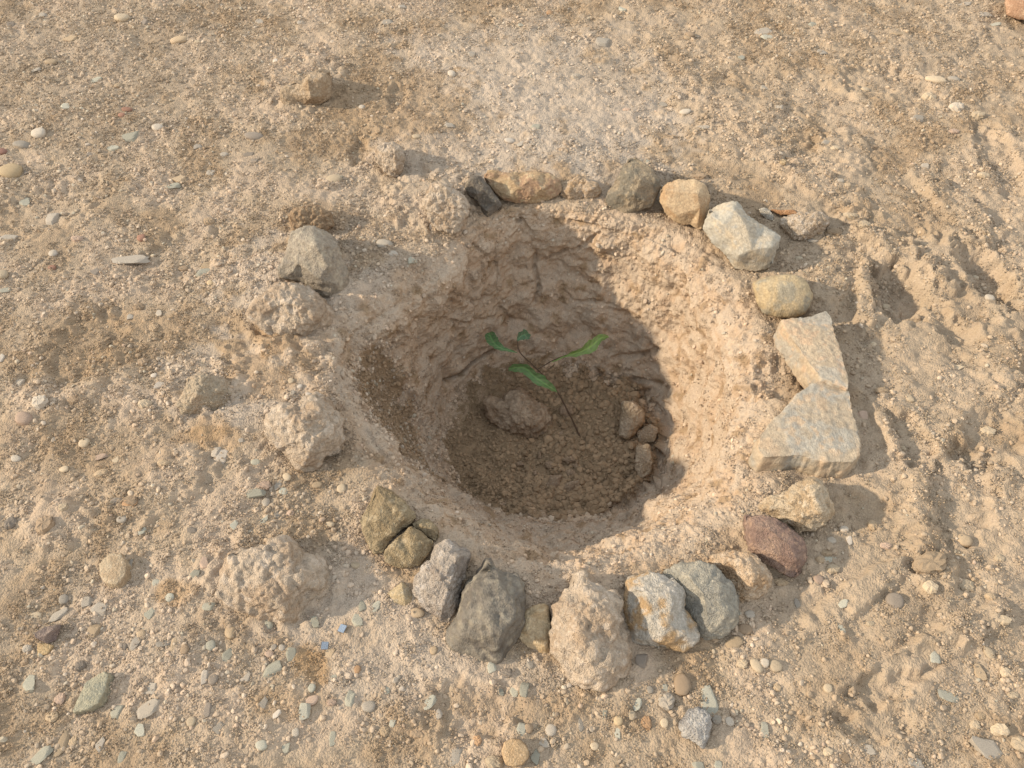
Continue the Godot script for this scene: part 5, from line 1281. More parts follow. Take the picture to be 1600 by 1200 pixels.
	rock("rock", "half buried greyish earthy lump with a flat broken face, apart from the ring", "rock", "", "", "lump2",
		Vector3(-0.6524, 0.0173, -1.0870), Vector3(0.8574, 0.0000, -0.5146), Vector3(0.3344, 0.7600, 0.5572),
		[527, 523, 512, 492, 482, 480, 466, 451, 451, 446, 433, 424, 428, 427, 417, 413, 417, 413, 407, 413, 426, 430, 436, 455, 467, 455, 449, 454, 452, 446, 454, 470, 476, 482, 501, 516, 492, 476, 474, 466, 453, 454, 463, 462, 461, 472, 483, 481, 485, 505, 522, 533, 558, 598, 603, 590, 592, 596, 586, 581, 595, 608, 572, 540, 523, 497, 466, 449, 437, 417, 400, 397, 395, 383, 377, 378, 373, 361, 358, 360, 355, 351, 360, 370, 371, 376, 390, 399, 400, 410, 430, 444, 451, 468, 488, 497, 509, 534, 555, 566, 591, 634, 625, 608, 610, 617, 607, 598, 604, 606, 571, 544],
		[-246, 232, 145, 59, 340, 207, -160, 83, 248, -432, -66, 124, 268, -1, 207, 208, -250, 145],
		0.0021, 0.0248, 0.0518, 0.1035, [Color(0.407, 0.312, 0.213), Color(0.439, 0.325, 0.219), Color(0.347, 0.267, 0.182)])
	rock("earth_clod", "large brown earth clod lying on the floor of the pit", "clod", "", "", "lump",
		Vector3(0.0171, -0.4253, -1.3440), Vector3(0.9999, -0.0000, 0.0127), Vector3(-0.0073, 0.8199, 0.5724),
		[849, 819, 781, 768, 766, 748, 701, 680, 658, 621, 607, 607, 597, 580, 580, 592, 592, 592, 610, 627, 621, 621, 636, 643, 642, 660, 694, 706, 696, 705, 714, 703, 697, 710, 719, 718, 690, 678, 654, 626, 615, 607, 583, 579, 670, 792, 869, 923, 1007, 985, 942, 923, 912, 880, 850, 849, 851, 797, 761, 746, 721, 685, 665, 654, 630, 617, 633, 653, 660, 675, 709, 734, 745, 722, 698, 664, 630, 619, 615, 597, 584, 585, 583, 570, 568, 579, 581, 580, 598, 624, 636, 648, 679, 707, 707, 711, 737, 754, 765, 801, 850, 868, 860, 875, 888, 880, 885, 907, 898, 877, 879, 879],
		[-661, 241, 340, -229, 197, 464, 104, 392, 464, 395, 12, 557, -81, -232, 557, 589, -273, 402],
		0.0077, 0.0649, 0.1237, 0.1546, [Color(0.407, 0.286, 0.187), Color(0.347, 0.232, 0.144), Color(0.447, 0.325, 0.219)])
	rock("rock", "upper of the rounded earthy stones set in the foot of the pit wall", "rock", "", "", "lump2",
		Vector3(0.3155, -0.3873, -1.3046), Vector3(0.9720, -0.0000, 0.2350), Vector3(-0.1362, 0.8149, 0.5633),
		[353, 350, 343, 344, 348, 342, 338, 346, 354, 355, 364, 382, 394, 399, 414, 430, 418, 408, 412, 417, 414, 416, 429, 435, 432, 439, 453, 458, 464, 487, 494, 489, 488, 499, 502, 496, 499, 513, 519, 508, 471, 444, 411, 383, 367, 349, 326, 310, 304, 293, 282, 279, 280, 273, 266, 267, 265, 258, 256, 261, 263, 263, 269, 279, 283, 284, 294, 304, 308, 318, 339, 359, 375, 403, 440, 472, 505, 542, 542, 532, 528, 541, 552, 552, 541, 524, 498, 468, 453, 445, 428, 415, 417, 407, 386, 372, 366, 354, 337, 331, 331, 324, 319, 323, 327, 323, 322, 328, 329, 325, 331, 344],
		[],
		0.0068, 0.0339, 0.0679, 0.0849, [Color(0.464, 0.339, 0.224), Color(0.399, 0.279, 0.172), Color(0.498, 0.375, 0.260)])
	rock("rock", "small rounded earthy stone at the foot of the pit wall beside the upper one", "rock", "", "", "lump2",
		Vector3(0.3626, -0.4192, -1.2785), Vector3(0.9621, -0.0000, 0.2728), Vector3(-0.1553, 0.8222, 0.5477),
		[222, 227, 227, 229, 239, 247, 250, 256, 268, 276, 281, 296, 316, 305, 295, 294, 292, 283, 277, 277, 274, 267, 268, 274, 276, 276, 285, 293, 274, 256, 246, 235, 222, 216, 215, 210, 203, 202, 201, 195, 190, 191, 191, 189, 190, 196, 199, 199, 204, 211, 212, 214, 224, 234, 241, 254, 274, 292, 295, 289, 286, 277, 268, 268, 270, 267, 266, 273, 276, 273, 275, 283, 285, 286, 297, 312, 307, 289, 281, 270, 254, 243, 239, 231, 222, 220, 222, 218, 214, 216, 217, 212, 210, 214, 216, 216, 222, 232, 237, 240, 251, 258, 245, 236, 235, 232, 226, 225, 229, 227, 223, 225],
		[],
		0.0167, 0.0222, 0.0445, 0.0556, [Color(0.464, 0.339, 0.224), Color(0.399, 0.279, 0.172), Color(0.498, 0.375, 0.260)])
	rock("rock", "lower of the pale earthy stones set in the foot of the pit wall", "rock", "", "", "lump2",
		Vector3(0.3393, -0.3955, -1.1796), Vector3(0.9610, -0.0000, 0.2764), Vector3(-0.1502, 0.8394, 0.5224),
		[225, 227, 225, 220, 222, 226, 223, 220, 225, 229, 226, 227, 232, 234, 233, 239, 249, 256, 263, 278, 295, 304, 317, 340, 362, 383, 418, 430, 420, 408, 407, 407, 395, 386, 389, 389, 382, 386, 399, 405, 406, 375, 350, 320, 295, 281, 269, 253, 244, 241, 235, 225, 221, 218, 211, 204, 204, 205, 202, 202, 208, 210, 208, 211, 216, 217, 218, 226, 237, 243, 253, 270, 285, 295, 312, 319, 319, 317, 327, 341, 347, 356, 374, 390, 397, 413, 440, 433, 411, 403, 400, 389, 377, 376, 372, 359, 353, 356, 344, 319, 305, 297, 283, 268, 261, 254, 242, 234, 233, 231, 225, 225],
		[],
		0.0207, 0.0276, 0.0551, 0.0689, [Color(0.464, 0.339, 0.224), Color(0.399, 0.279, 0.172), Color(0.498, 0.375, 0.260)])
	rock("earth_clod", "squarish brown clod on the pit floor next to a longer one", "clod", "", "", "rough",
		Vector3(0.1094, -0.4427, -1.1461), Vector3(0.9955, -0.0000, 0.0950), Vector3(-0.0485, 0.8603, 0.5075),
		[154, 153, 157, 164, 167, 169, 175, 182, 185, 191, 203, 216, 226, 243, 269, 256, 236, 223, 213, 200, 189, 185, 182, 175, 171, 171, 168, 162, 160, 161, 158, 155, 159, 162, 162, 164, 169, 172, 172, 175, 176, 169, 162, 161, 161, 156, 153, 154, 152, 148, 147, 149, 150, 149, 154, 159, 160, 162, 168, 173, 174, 180, 192, 197, 199, 207, 217, 221, 225, 237, 228, 215, 207, 205, 201, 195, 193, 194, 189, 184, 184, 185, 182, 182, 187, 190, 181, 176, 174, 168, 161, 159, 158, 154, 152, 155, 157, 155, 156, 159, 159, 158, 162, 161, 157, 154, 156, 156, 153, 152, 154, 153],
		[],
		0.0056, 0.0157, 0.0300, 0.0375, [Color(0.391, 0.267, 0.172), Color(0.326, 0.220, 0.136), Color(0.431, 0.305, 0.202)])
	rock("earth_clod", "longer brown clod on the pit floor next to the squarish one", "clod", "", "", "rough",
		Vector3(0.1553, -0.4462, -1.1348), Vector3(0.9908, -0.0000, 0.1356), Vector3(-0.0688, 0.8618, 0.5025),
		[196, 201, 202, 201, 205, 210, 209, 210, 219, 227, 232, 242, 259, 271, 281, 255, 233, 209, 190, 180, 172, 161, 153, 150, 144, 136, 132, 130, 125, 121, 121, 121, 119, 118, 120, 120, 118, 118, 120, 121, 121, 126, 131, 134, 137, 144, 150, 153, 160, 168, 167, 166, 171, 176, 178, 179, 185, 190, 191, 196, 208, 217, 226, 242, 248, 238, 228, 224, 220, 212, 208, 210, 210, 207, 209, 213, 212, 210, 199, 186, 171, 160, 156, 150, 142, 138, 136, 131, 125, 122, 121, 118, 116, 118, 119, 117, 118, 120, 120, 118, 120, 124, 126, 129, 135, 142, 145, 151, 160, 168, 174, 187],
		[],
		0.0062, 0.0173, 0.0329, 0.0412, [Color(0.391, 0.267, 0.172), Color(0.326, 0.220, 0.136), Color(0.431, 0.305, 0.202)])
	rock("earth_clod", "rounded brown clod beside the large clod under the sapling stem", "clod", "", "", "rough",
		Vector3(0.1504, -0.4433, -1.3736), Vector3(0.9941, -0.0000, 0.1088), Vector3(-0.0631, 0.8150, 0.5761),
		[186, 183, 186, 191, 190, 190, 195, 198, 197, 200, 209, 216, 206, 200, 196, 187, 179, 176, 172, 165, 161, 163, 162, 159, 161, 164, 163, 161, 163, 166, 166, 168, 176, 183, 186, 192, 191, 186, 179, 178, 178, 174, 173, 178, 181, 180, 182, 187, 189, 188, 194, 202, 207, 203, 204, 202, 197, 193, 194, 192, 187, 188, 192, 192, 193, 200, 206, 207, 201, 196, 189, 180, 177, 177, 174, 171, 172, 173, 169, 167, 169, 170, 169, 172, 179, 181, 176, 174, 174, 169, 164, 165, 166, 163, 165, 170, 173, 173, 177, 183, 184, 186, 194, 204, 210, 208, 208, 204, 196, 193, 192, 188],
		[],
		0.0057, 0.0159, 0.0304, 0.0380, [Color(0.391, 0.267, 0.172), Color(0.326, 0.220, 0.136), Color(0.431, 0.305, 0.202)])
	rock("earth_clod", "small crumbly brown clod scattered on the pit floor", "clod", "small clods on the pit floor", "", "rough",
		Vector3(0.0985, -0.4461, -1.1982), Vector3(0.9966, -0.0000, 0.0819), Vector3(-0.0430, 0.8507, 0.5238),
		[137, 143, 141, 134, 125, 120, 117, 114, 110, 109, 109, 107, 104, 104, 104, 101, 100, 103, 104, 104, 106, 110, 112, 112, 116, 119, 113, 109, 109, 107, 104, 103, 104, 103, 100, 100, 101, 100, 100, 103, 106, 107, 109, 114, 116, 117, 122, 129, 126, 121, 121, 120, 116, 114, 114, 112, 109, 109, 111, 111, 111, 114, 117, 118, 119, 123, 126, 127, 124, 121, 117, 113, 111, 110, 107, 103, 103, 102, 99, 99, 101, 102, 101, 104, 106, 106, 106, 110, 113, 115, 115, 115, 112, 108, 107, 107, 104, 101, 101, 102, 101, 101, 104, 106, 106, 108, 111, 112, 113, 118, 124, 128],
		[],
		0.0037, 0.0103, 0.0196, 0.0245, [Color(0.384, 0.261, 0.167), Color(0.319, 0.215, 0.131), Color(0.423, 0.298, 0.197)])
	rock("earth_clod", "small crumbly brown clod scattered on the pit floor", "clod", "small clods on the pit floor", "", "rough",
		Vector3(0.1545, -0.4488, -1.1759), Vector3(0.9915, -0.0000, 0.1303), Vector3(-0.0677, 0.8542, 0.5154),
		[128, 131, 130, 125, 119, 112, 107, 105, 102, 99, 98, 98, 96, 94, 94, 93, 91, 91, 93, 94, 94, 97, 100, 101, 102, 106, 110, 112, 107, 106, 104, 100, 99, 99, 96, 93, 92, 93, 91, 91, 93, 95, 94, 96, 99, 100, 100, 104, 108, 111, 115, 123, 129, 124, 120, 119, 115, 111, 110, 111, 109, 109, 111, 113, 111, 112, 114, 115, 115, 119, 117, 111, 105, 103, 101, 96, 92, 91, 89, 86, 85, 86, 86, 85, 86, 87, 86, 85, 87, 89, 89, 92, 97, 100, 102, 107, 113, 113, 109, 109, 109, 106, 107, 109, 110, 109, 110, 113, 113, 113, 117, 122],
		[],
		0.0034, 0.0096, 0.0183, 0.0229, [Color(0.384, 0.261, 0.167), Color(0.319, 0.215, 0.131), Color(0.423, 0.298, 0.197)])
	rock("earth_clod", "small crumbly brown clod scattered on the pit floor", "clod", "small clods on the pit floor", "", "rough",
		Vector3(0.0734, -0.4484, -1.2300), Vector3(0.9982, -0.0000, 0.0596), Vector3(-0.0318, 0.8452, 0.5335),
		[38, 38, 37, 38, 39, 39, 39, 40, 41, 41, 41, 43, 45, 46, 48, 52, 54, 57, 60, 66, 70, 76, 86, 98, 104, 102, 102, 101, 97, 96, 96, 95, 94, 96, 98, 98, 99, 91, 82, 73, 66, 63, 58, 54, 52, 51, 48, 46, 45, 44, 42, 41, 41, 40, 39, 40, 40, 40, 39, 40, 40, 40, 40, 42, 43, 43, 45, 48, 49, 51, 53, 57, 59, 62, 69, 76, 82, 93, 96, 93, 90, 90, 90, 89, 88, 90, 92, 92, 94, 97, 99, 99, 102, 101, 88, 78, 72, 68, 62, 58, 55, 52, 48, 46, 45, 43, 42, 42, 41, 40, 39, 39],
		[],
		0.0022, 0.0061, 0.0115, 0.0144, [Color(0.384, 0.261, 0.167), Color(0.319, 0.215, 0.131), Color(0.423, 0.298, 0.197)])
	rock("earth_clod", "small crumbly brown clod scattered on the pit floor", "clod", "small clods on the pit floor", "", "rough",
		Vector3(0.2823, -0.4494, -1.1264), Vector3(0.9700, -0.0000, 0.2431), Vector3(-0.1244, 0.8591, 0.4964),
		[82, 83, 82, 79, 79, 79, 78, 76, 77, 79, 79, 80, 83, 85, 85, 88, 91, 93, 95, 101, 107, 100, 95, 93, 90, 85, 82, 81, 78, 75, 75, 76, 75, 74, 75, 75, 74, 74, 76, 76, 76, 79, 83, 84, 86, 91, 95, 97, 101, 109, 107, 99, 96, 94, 90, 85, 83, 82, 78, 75, 76, 75, 73, 74, 75, 75, 74, 74, 76, 75, 75, 78, 81, 82, 85, 90, 93, 96, 101, 107, 104, 98, 95, 93, 89, 86, 85, 83, 79, 78, 78, 76, 75, 77, 78, 77, 77, 79, 80, 79, 80, 84, 85, 87, 92, 98, 101, 97, 94, 91, 86, 84],
		[],
		0.0030, 0.0084, 0.0160, 0.0200, [Color(0.384, 0.261, 0.167), Color(0.319, 0.215, 0.131), Color(0.423, 0.298, 0.197)])
	rock("earth_clod", "small crumbly brown clod scattered on the pit floor", "clod", "small clods on the pit floor", "", "rough",
		Vector3(0.1684, -0.4489, -1.1964), Vector3(0.9902, -0.0000, 0.1394), Vector3(-0.0734, 0.8499, 0.5218),
		[89, 87, 84, 79, 77, 76, 72, 69, 69, 69, 67, 67, 68, 68, 67, 67, 68, 68, 68, 70, 72, 73, 75, 80, 83, 78, 76, 75, 73, 71, 71, 72, 71, 70, 72, 72, 71, 71, 73, 74, 75, 77, 82, 84, 86, 91, 96, 99, 104, 112, 121, 113, 106, 101, 95, 88, 84, 81, 76, 73, 72, 70, 68, 67, 67, 66, 64, 64, 64, 63, 63, 64, 65, 66, 67, 70, 71, 71, 74, 77, 79, 82, 87, 86, 83, 81, 80, 79, 76, 74, 75, 74, 73, 74, 76, 76, 76, 78, 79, 79, 80, 84, 86, 89, 94, 100, 105, 110, 118, 109, 100, 93],
		[],
		0.0030, 0.0083, 0.0159, 0.0199, [Color(0.384, 0.261, 0.167), Color(0.319, 0.215, 0.131), Color(0.423, 0.298, 0.197)])
	rock("earth_clod", "small crumbly brown clod scattered on the pit floor", "clod", "small clods on the pit floor", "", "rough",
		Vector3(0.1524, -0.4464, -1.2148), Vector3(0.9922, -0.0000, 0.1244), Vector3(-0.0663, 0.8465, 0.5283),
		[169, 157, 147, 142, 138, 132, 128, 128, 126, 121, 120, 119, 116, 114, 115, 116, 116, 117, 121, 123, 122, 125, 129, 120, 112, 109, 106, 102, 98, 98, 95, 91, 89, 89, 88, 86, 87, 88, 88, 88, 90, 91, 91, 92, 95, 97, 99, 104, 110, 115, 119, 127, 136, 142, 152, 169, 175, 162, 155, 150, 142, 134, 131, 127, 120, 116, 116, 115, 112, 112, 114, 112, 110, 111, 112, 111, 111, 115, 118, 120, 123, 120, 114, 107, 104, 102, 98, 95, 95, 95, 92, 92, 93, 92, 89, 90, 92, 92, 92, 96, 99, 100, 103, 107, 110, 112, 118, 126, 133, 140, 154, 169],
		[],
		0.0044, 0.0124, 0.0237, 0.0296, [Color(0.384, 0.261, 0.167), Color(0.319, 0.215, 0.131), Color(0.423, 0.298, 0.197)])
	rock("earth_clod", "small crumbly brown clod scattered on the pit floor", "clod", "small clods on the pit floor", "", "rough",
		Vector3(0.1970, -0.4515, -1.1764), Vector3(0.9863, -0.0000, 0.1651), Vector3(-0.0861, 0.8532, 0.5143),
		[96, 95, 92, 90, 90, 88, 85, 85, 86, 85, 85, 88, 90, 90, 91, 94, 95, 96, 99, 105, 109, 114, 108, 101, 93, 87, 84, 79, 75, 72, 72, 70, 67, 67, 67, 64, 63, 63, 63, 62, 62, 64, 65, 65, 66, 68, 68, 69, 72, 75, 77, 80, 87, 92, 96, 103, 112, 120, 121, 116, 112, 106, 102, 101, 98, 93, 91, 90, 87, 85, 85, 86, 85, 85, 87, 88, 87, 87, 90, 91, 88, 85, 84, 80, 78, 77, 75, 72, 71, 71, 70, 68, 69, 71, 70, 70, 72, 73, 73, 73, 76, 78, 80, 84, 90, 93, 97, 104, 111, 104, 100, 98],
		[],
		0.0032, 0.0090, 0.0172, 0.0215, [Color(0.384, 0.261, 0.167), Color(0.319, 0.215, 0.131), Color(0.423, 0.298, 0.197)])
	rock("earth_clod", "small crumbly brown clod scattered on the pit floor", "clod", "small clods on the pit floor", "", "rough",
		Vector3(0.0604, -0.4473, -1.1746), Vector3(0.9987, -0.0000, 0.0513), Vector3(-0.0265, 0.8560, 0.5163),
		[48, 48, 48, 47, 47, 48, 48, 48, 49, 50, 50, 50, 52, 54, 55, 58, 61, 64, 66, 70, 75, 74, 70, 69, 67, 65, 64, 63, 62, 60, 59, 59, 58, 57, 58, 59, 59, 60, 62, 63, 62, 64, 67, 68, 70, 73, 69, 65, 62, 60, 57, 54, 52, 52, 50, 49, 49, 49, 48, 48, 48, 48, 47, 47, 49, 49, 50, 52, 54, 54, 55, 58, 60, 62, 65, 70, 75, 75, 73, 71, 68, 64, 63, 62, 60, 59, 60, 60, 59, 59, 60, 59, 58, 59, 61, 61, 62, 65, 68, 69, 72, 74, 68, 63, 61, 59, 56, 54, 54, 53, 51, 50],
		[],
		0.0019, 0.0055, 0.0104, 0.0130, [Color(0.384, 0.261, 0.167), Color(0.319, 0.215, 0.131), Color(0.423, 0.298, 0.197)])
	rock("earth_clod", "small crumbly brown clod scattered on the pit floor", "clod", "small clods on the pit floor", "", "rough",
		Vector3(0.0204, -0.4503, -1.2057), Vector3(0.9999, -0.0000, 0.0170), Vector3(-0.0089, 0.8506, 0.5258),
		[96, 95, 95, 93, 91, 91, 91, 89, 88, 90, 91, 91, 93, 97, 98, 99, 94, 88, 81, 76, 73, 71, 67, 65, 65, 62, 60, 59, 58, 56, 55, 56, 57, 56, 56, 58, 58, 57, 58, 60, 60, 62, 65, 68, 70, 73, 78, 82, 85, 91, 100, 108, 119, 119, 116, 110, 106, 105, 102, 97, 96, 96, 95, 94, 95, 96, 95, 95, 97, 98, 90, 84, 81, 76, 72, 70, 68, 65, 62, 61, 59, 57, 56, 57, 56, 55, 56, 57, 56, 55, 56, 57, 57, 58, 61, 63, 64, 67, 71, 73, 75, 80, 86, 91, 99, 111, 123, 115, 111, 108, 103, 98],
		[],
		0.0028, 0.0079, 0.0150, 0.0188, [Color(0.384, 0.261, 0.167), Color(0.319, 0.215, 0.131), Color(0.423, 0.298, 0.197)])
	rock("earth_clod", "small crumbly brown clod scattered on the pit floor", "clod", "small clods on the pit floor", "", "rough",
		Vector3(0.0461, -0.4517, -1.1087), Vector3(0.9991, -0.0000, 0.0416), Vector3(-0.0206, 0.8693, 0.4938),
		[92, 97, 95, 91, 88, 87, 84, 81, 79, 80, 79, 78, 79, 80, 80, 79, 81, 82, 81, 83, 87, 90, 92, 95, 90, 83, 78, 75, 72, 68, 66, 65, 64, 62, 61, 61, 60, 58, 58, 58, 57, 58, 60, 61, 61, 62, 64, 65, 65, 68, 71, 74, 77, 83, 89, 94, 101, 105, 99, 92, 89, 87, 84, 82, 82, 80, 78, 76, 76, 75, 73, 74, 75, 75, 76, 78, 80, 80, 81, 84, 86, 87, 88, 85, 81, 77, 75, 73, 69, 66, 65, 64, 62, 62, 63, 62, 61, 62, 62, 61, 61, 63, 64, 64, 66, 70, 72, 73, 77, 81, 83, 86],
		[],
		0.0029, 0.0081, 0.0154, 0.0193, [Color(0.384, 0.261, 0.167), Color(0.319, 0.215, 0.131), Color(0.423, 0.298, 0.197)])
	rock("earth_clod", "small crumbly brown clod scattered on the pit floor", "clod", "small clods on the pit floor", "", "rough",
		Vector3(0.0906, -0.4521, -1.0797), Vector3(0.9965, -0.0000, 0.0836), Vector3(-0.0406, 0.8744, 0.4836),
		[47, 46, 46, 45, 45, 45, 46, 46, 46, 46, 47, 47, 47, 49, 51, 52, 54, 58, 60, 62, 61, 58, 54, 52, 51, 50, 48, 47, 47, 46, 44, 44, 44, 43, 43, 44, 45, 44, 45, 47, 47, 47, 48, 51, 52, 53, 57, 61, 63, 63, 61, 58, 54, 53, 52, 50, 49, 49, 49, 48, 47, 47, 47, 46, 46, 47, 48, 48, 50, 52, 52, 53, 55, 57, 58, 57, 56, 54, 51, 50, 50, 48, 46, 45, 45, 44, 43, 44, 44, 44, 44, 45, 45, 45, 46, 47, 48, 49, 52, 55, 56, 59, 63, 66, 61, 59, 57, 54, 52, 52, 51, 49],
		[],
		0.0017, 0.0047, 0.0090, 0.0112, [Color(0.384, 0.261, 0.167), Color(0.319, 0.215, 0.131), Color(0.423, 0.298, 0.197)])
	rock("earth_clod", "small crumbly brown clod scattered on the pit floor", "clod", "small clods on the pit floor", "", "rough",
		Vector3(0.1328, -0.4507, -1.2988), Vector3(0.9948, -0.0000, 0.1018), Vector3(-0.0566, 0.8311, 0.5533),
		[81, 81, 80, 78, 77, 77, 76, 74, 75, 76, 76, 76, 79, 81, 82, 83, 87, 88, 90, 94, 101, 105, 102, 99, 95, 90, 86, 85, 82, 78, 78, 78, 77, 76, 77, 77, 75, 75, 76, 77, 76, 79, 82, 84, 85, 89, 93, 95, 98, 105, 102, 96, 93, 91, 88, 84, 83, 81, 78, 76, 76, 76, 75, 75, 77, 77, 76, 77, 79, 79, 79, 83, 86, 88, 92, 98, 102, 105, 102, 98, 92, 88, 86, 85, 82, 80, 80, 79, 76, 75, 75, 75, 74, 75, 77, 78, 78, 81, 82, 82, 84, 88, 91, 94, 100, 107, 103, 97, 94, 90, 85, 82],
		[],
		0.0030, 0.0083, 0.0158, 0.0198, [Color(0.384, 0.261, 0.167), Color(0.319, 0.215, 0.131), Color(0.423, 0.298, 0.197)])
	rock("rock", "pinkish rock lying on grey gravel far from the ring", "rock", "", "", "flat",
		Vector3(1.6029, 0.0484, -2.5876), Vector3(0.8501, -0.0000, 0.5266), Vector3(-0.4753, 0.4304, 0.7673),
		[479, 460, 480, 474, 463, 455, 445, 439, 412, 422, 400, 402, 379, 398, 386, 392, 391, 405, 407, 400, 418, 416, 431, 423, 464, 439, 438, 419, 429, 411, 400, 399, 395, 395, 381, 404, 397, 412, 403, 431, 422, 433, 438, 461, 472, 483, 527, 547, 590, 604, 609, 556, 541, 507, 512, 487, 476, 478, 472, 469, 442, 453, 426, 426, 406, 426, 410, 417, 418, 430, 427, 422, 441, 435, 438, 411, 427, 403, 406, 394, 405, 388, 383, 387, 384, 387, 380, 407, 400, 415, 405, 430, 415, 425, 431, 448, 455, 466, 506, 515, 550, 560, 599, 547, 538, 512, 518, 494, 489, 495, 487, 485],
		[],
		0.0190, 0.0399, 0.0760, 0.0950, [Color(0.423, 0.255, 0.158), Color(0.369, 0.215, 0.131), Color(0.447, 0.292, 0.192)])
	rock("stone", "flat round tan stone lying alone on gravelly ground", "stone", "", "", "slab",
		Vector3(-0.7400, 0.0160, -0.6891), Vector3(0.9929, 0.1191, 0.0000), Vector3(-0.1190, 0.9917, 0.0496),
		[254, 269, 264, 270, 262, 273, 266, 254, 252, 249, 253, 242, 255, 250, 258, 248, 261, 258, 262, 264, 276, 288, 289, 313, 319, 322, 301, 313, 301, 305, 296, 310, 312, 312, 323, 328, 340, 316, 324, 309, 313, 298, 314, 308, 310, 310, 316, 319, 310, 326, 326, 322, 296, 305, 288, 285, 271, 274, 264, 255, 257, 254, 259, 249, 265, 255, 257, 244, 253, 244, 243, 243, 249, 253, 250, 265, 264, 275, 268, 291, 279, 283, 278, 292, 291, 292, 303, 306, 315, 308, 333, 332, 351, 331, 342, 327, 323, 318, 317, 312, 300, 312, 304, 314, 299, 309, 290, 288, 275, 278, 267, 259],
		[],
		0.0000, 0.0050, 0.0300, 0.0609, [Color(0.407, 0.305, 0.197), Color(0.354, 0.249, 0.153), Color(0.439, 0.339, 0.230)])
	rock("stone", "long pointed grey green shale flake", "stone", "", "", "slab",
		Vector3(-0.7133, 0.0150, -0.4628), Vector3(0.9950, 0.0995, 0.0000), Vector3(-0.0990, 0.9901, 0.0990),
		[207, 218, 220, 236, 232, 237, 244, 246, 250, 251, 273, 272, 293, 301, 335, 339, 367, 364, 369, 361, 363, 382, 377, 359, 330, 329, 296, 290, 271, 269, 250, 247, 246, 241, 238, 232, 240, 227, 230, 223, 234, 223, 231, 224, 221, 212, 207, 209, 197, 197, 190, 198, 187, 195, 194, 202, 197, 202, 207, 207, 210, 213, 230, 228, 248, 256, 282, 285, 312, 334, 365, 393, 400, 390, 359, 352, 331, 334, 304, 304, 289, 289, 273, 275, 273, 262, 257, 249, 253, 235, 238, 229, 236, 224, 232, 234, 238, 236, 233, 232, 216, 215, 207, 213, 200, 208, 205, 211, 203, 208, 210, 208],
		[],
		0.0000, 0.0030, 0.0280, 0.0592, [Color(0.319, 0.279, 0.192), Color(0.261, 0.237, 0.172), Color(0.361, 0.305, 0.202)])
	rock("stone", "small dark purple grey angular stone with a pale tan chip below it", "stone", "", "", "flat",
		Vector3(-0.8239, 0.0091, -0.5677), Vector3(0.5674, 0.0000, -0.8234), Vector3(0.4589, 0.8303, 0.3162),
		[198, 184, 182, 169, 165, 153, 155, 142, 141, 135, 137, 131, 131, 133, 131, 131, 127, 133, 127, 131, 129, 138, 135, 138, 139, 141, 139, 138, 144, 141, 146, 146, 159, 157, 168, 172, 186, 188, 198, 214, 226, 221, 212, 219, 205, 208, 200, 206, 185, 180, 173, 169, 162, 158, 162, 154, 155, 149, 154, 144, 148, 146, 151, 148, 152, 158, 159, 162, 162, 171, 158, 160, 155, 161, 154, 158, 158, 159, 157, 157, 163, 159, 166, 167, 181, 170, 172, 166, 166, 157, 156, 157, 153, 155, 154, 162, 156, 163, 162, 170, 164, 172, 177, 184, 189, 199, 216, 220, 238, 248, 239, 207],
		[111, -8, 156, -58, 16, 132],
		0.0058, 0.0164, 0.0312, 0.0390, [Color(0.200, 0.143, 0.115), Color(0.156, 0.111, 0.094), Color(0.255, 0.184, 0.140)])
	rock("stone", "pale tan wedge chip under the dark purple grey angular stone", "stone", "", "", "slab",
		Vector3(-0.8247, 0.0060, -0.5417), Vector3(1.0000, -0.0000, 0.0000), Vector3(0.0000, 1.0000, 0.0000),
		[129, 128, 137, 132, 140, 143, 152, 155, 154, 149, 139, 133, 125, 125, 114, 114, 109, 111, 105, 107, 106, 106, 103, 103, 105, 101, 104, 104, 111, 107, 114, 116, 118, 114, 116, 118, 117, 120, 122, 131, 129, 139, 141, 151, 150, 162, 161, 152, 143, 138, 137, 127, 126, 120, 121, 111, 113, 110, 111, 108, 110, 112, 109, 111, 110, 115, 109, 116, 116, 124, 123, 132, 137, 142, 147, 143, 140, 128, 128, 122, 125, 116, 119, 116, 115, 110, 111, 112, 109, 111, 112, 118, 113, 121, 120, 125, 122, 131, 134, 131, 128, 127, 129, 122, 125, 121, 123, 116, 122, 120, 124, 123],
		[],
		0.0000, 0.0020, 0.0200, 0.0263, [Color(0.431, 0.292, 0.149), Color(0.391, 0.255, 0.127), Color(0.455, 0.325, 0.182)])
	rock("stone", "round tan pebble, the largest and smoothest of the loose pebbles", "stone", "", "", "smooth",
		Vector3(0.0047, 0.0030, -0.3690), Vector3(0.9999, -0.0000, 0.0127), Vector3(-0.0030, 0.9709, 0.2393),
		[228, 223, 222, 224, 222, 218, 221, 221, 215, 211, 213, 213, 208, 206, 209, 207, 204, 207, 214, 216, 217, 218, 217, 211, 208, 209, 208, 205, 207, 214, 217, 219, 226, 226, 220, 216, 219, 219, 216, 219, 228, 231, 233, 241, 238, 228, 220, 220, 218, 214, 214, 219, 220, 218, 221, 225, 221, 213, 212, 212, 208, 207, 212, 212, 209, 210, 214, 214, 213, 221, 230, 234, 232, 232, 227, 219, 215, 215, 211, 207, 210, 214, 213, 209, 210, 208, 201, 199, 201, 200, 199, 203, 210, 212, 214, 222, 227, 219, 216, 218, 217, 215, 219, 226, 226, 227, 233, 239, 236, 228, 229, 226],
		[],
		0.0133, 0.0186, 0.0355, 0.0443, [Color(0.439, 0.292, 0.162), Color(0.376, 0.243, 0.131), Color(0.464, 0.325, 0.197)])
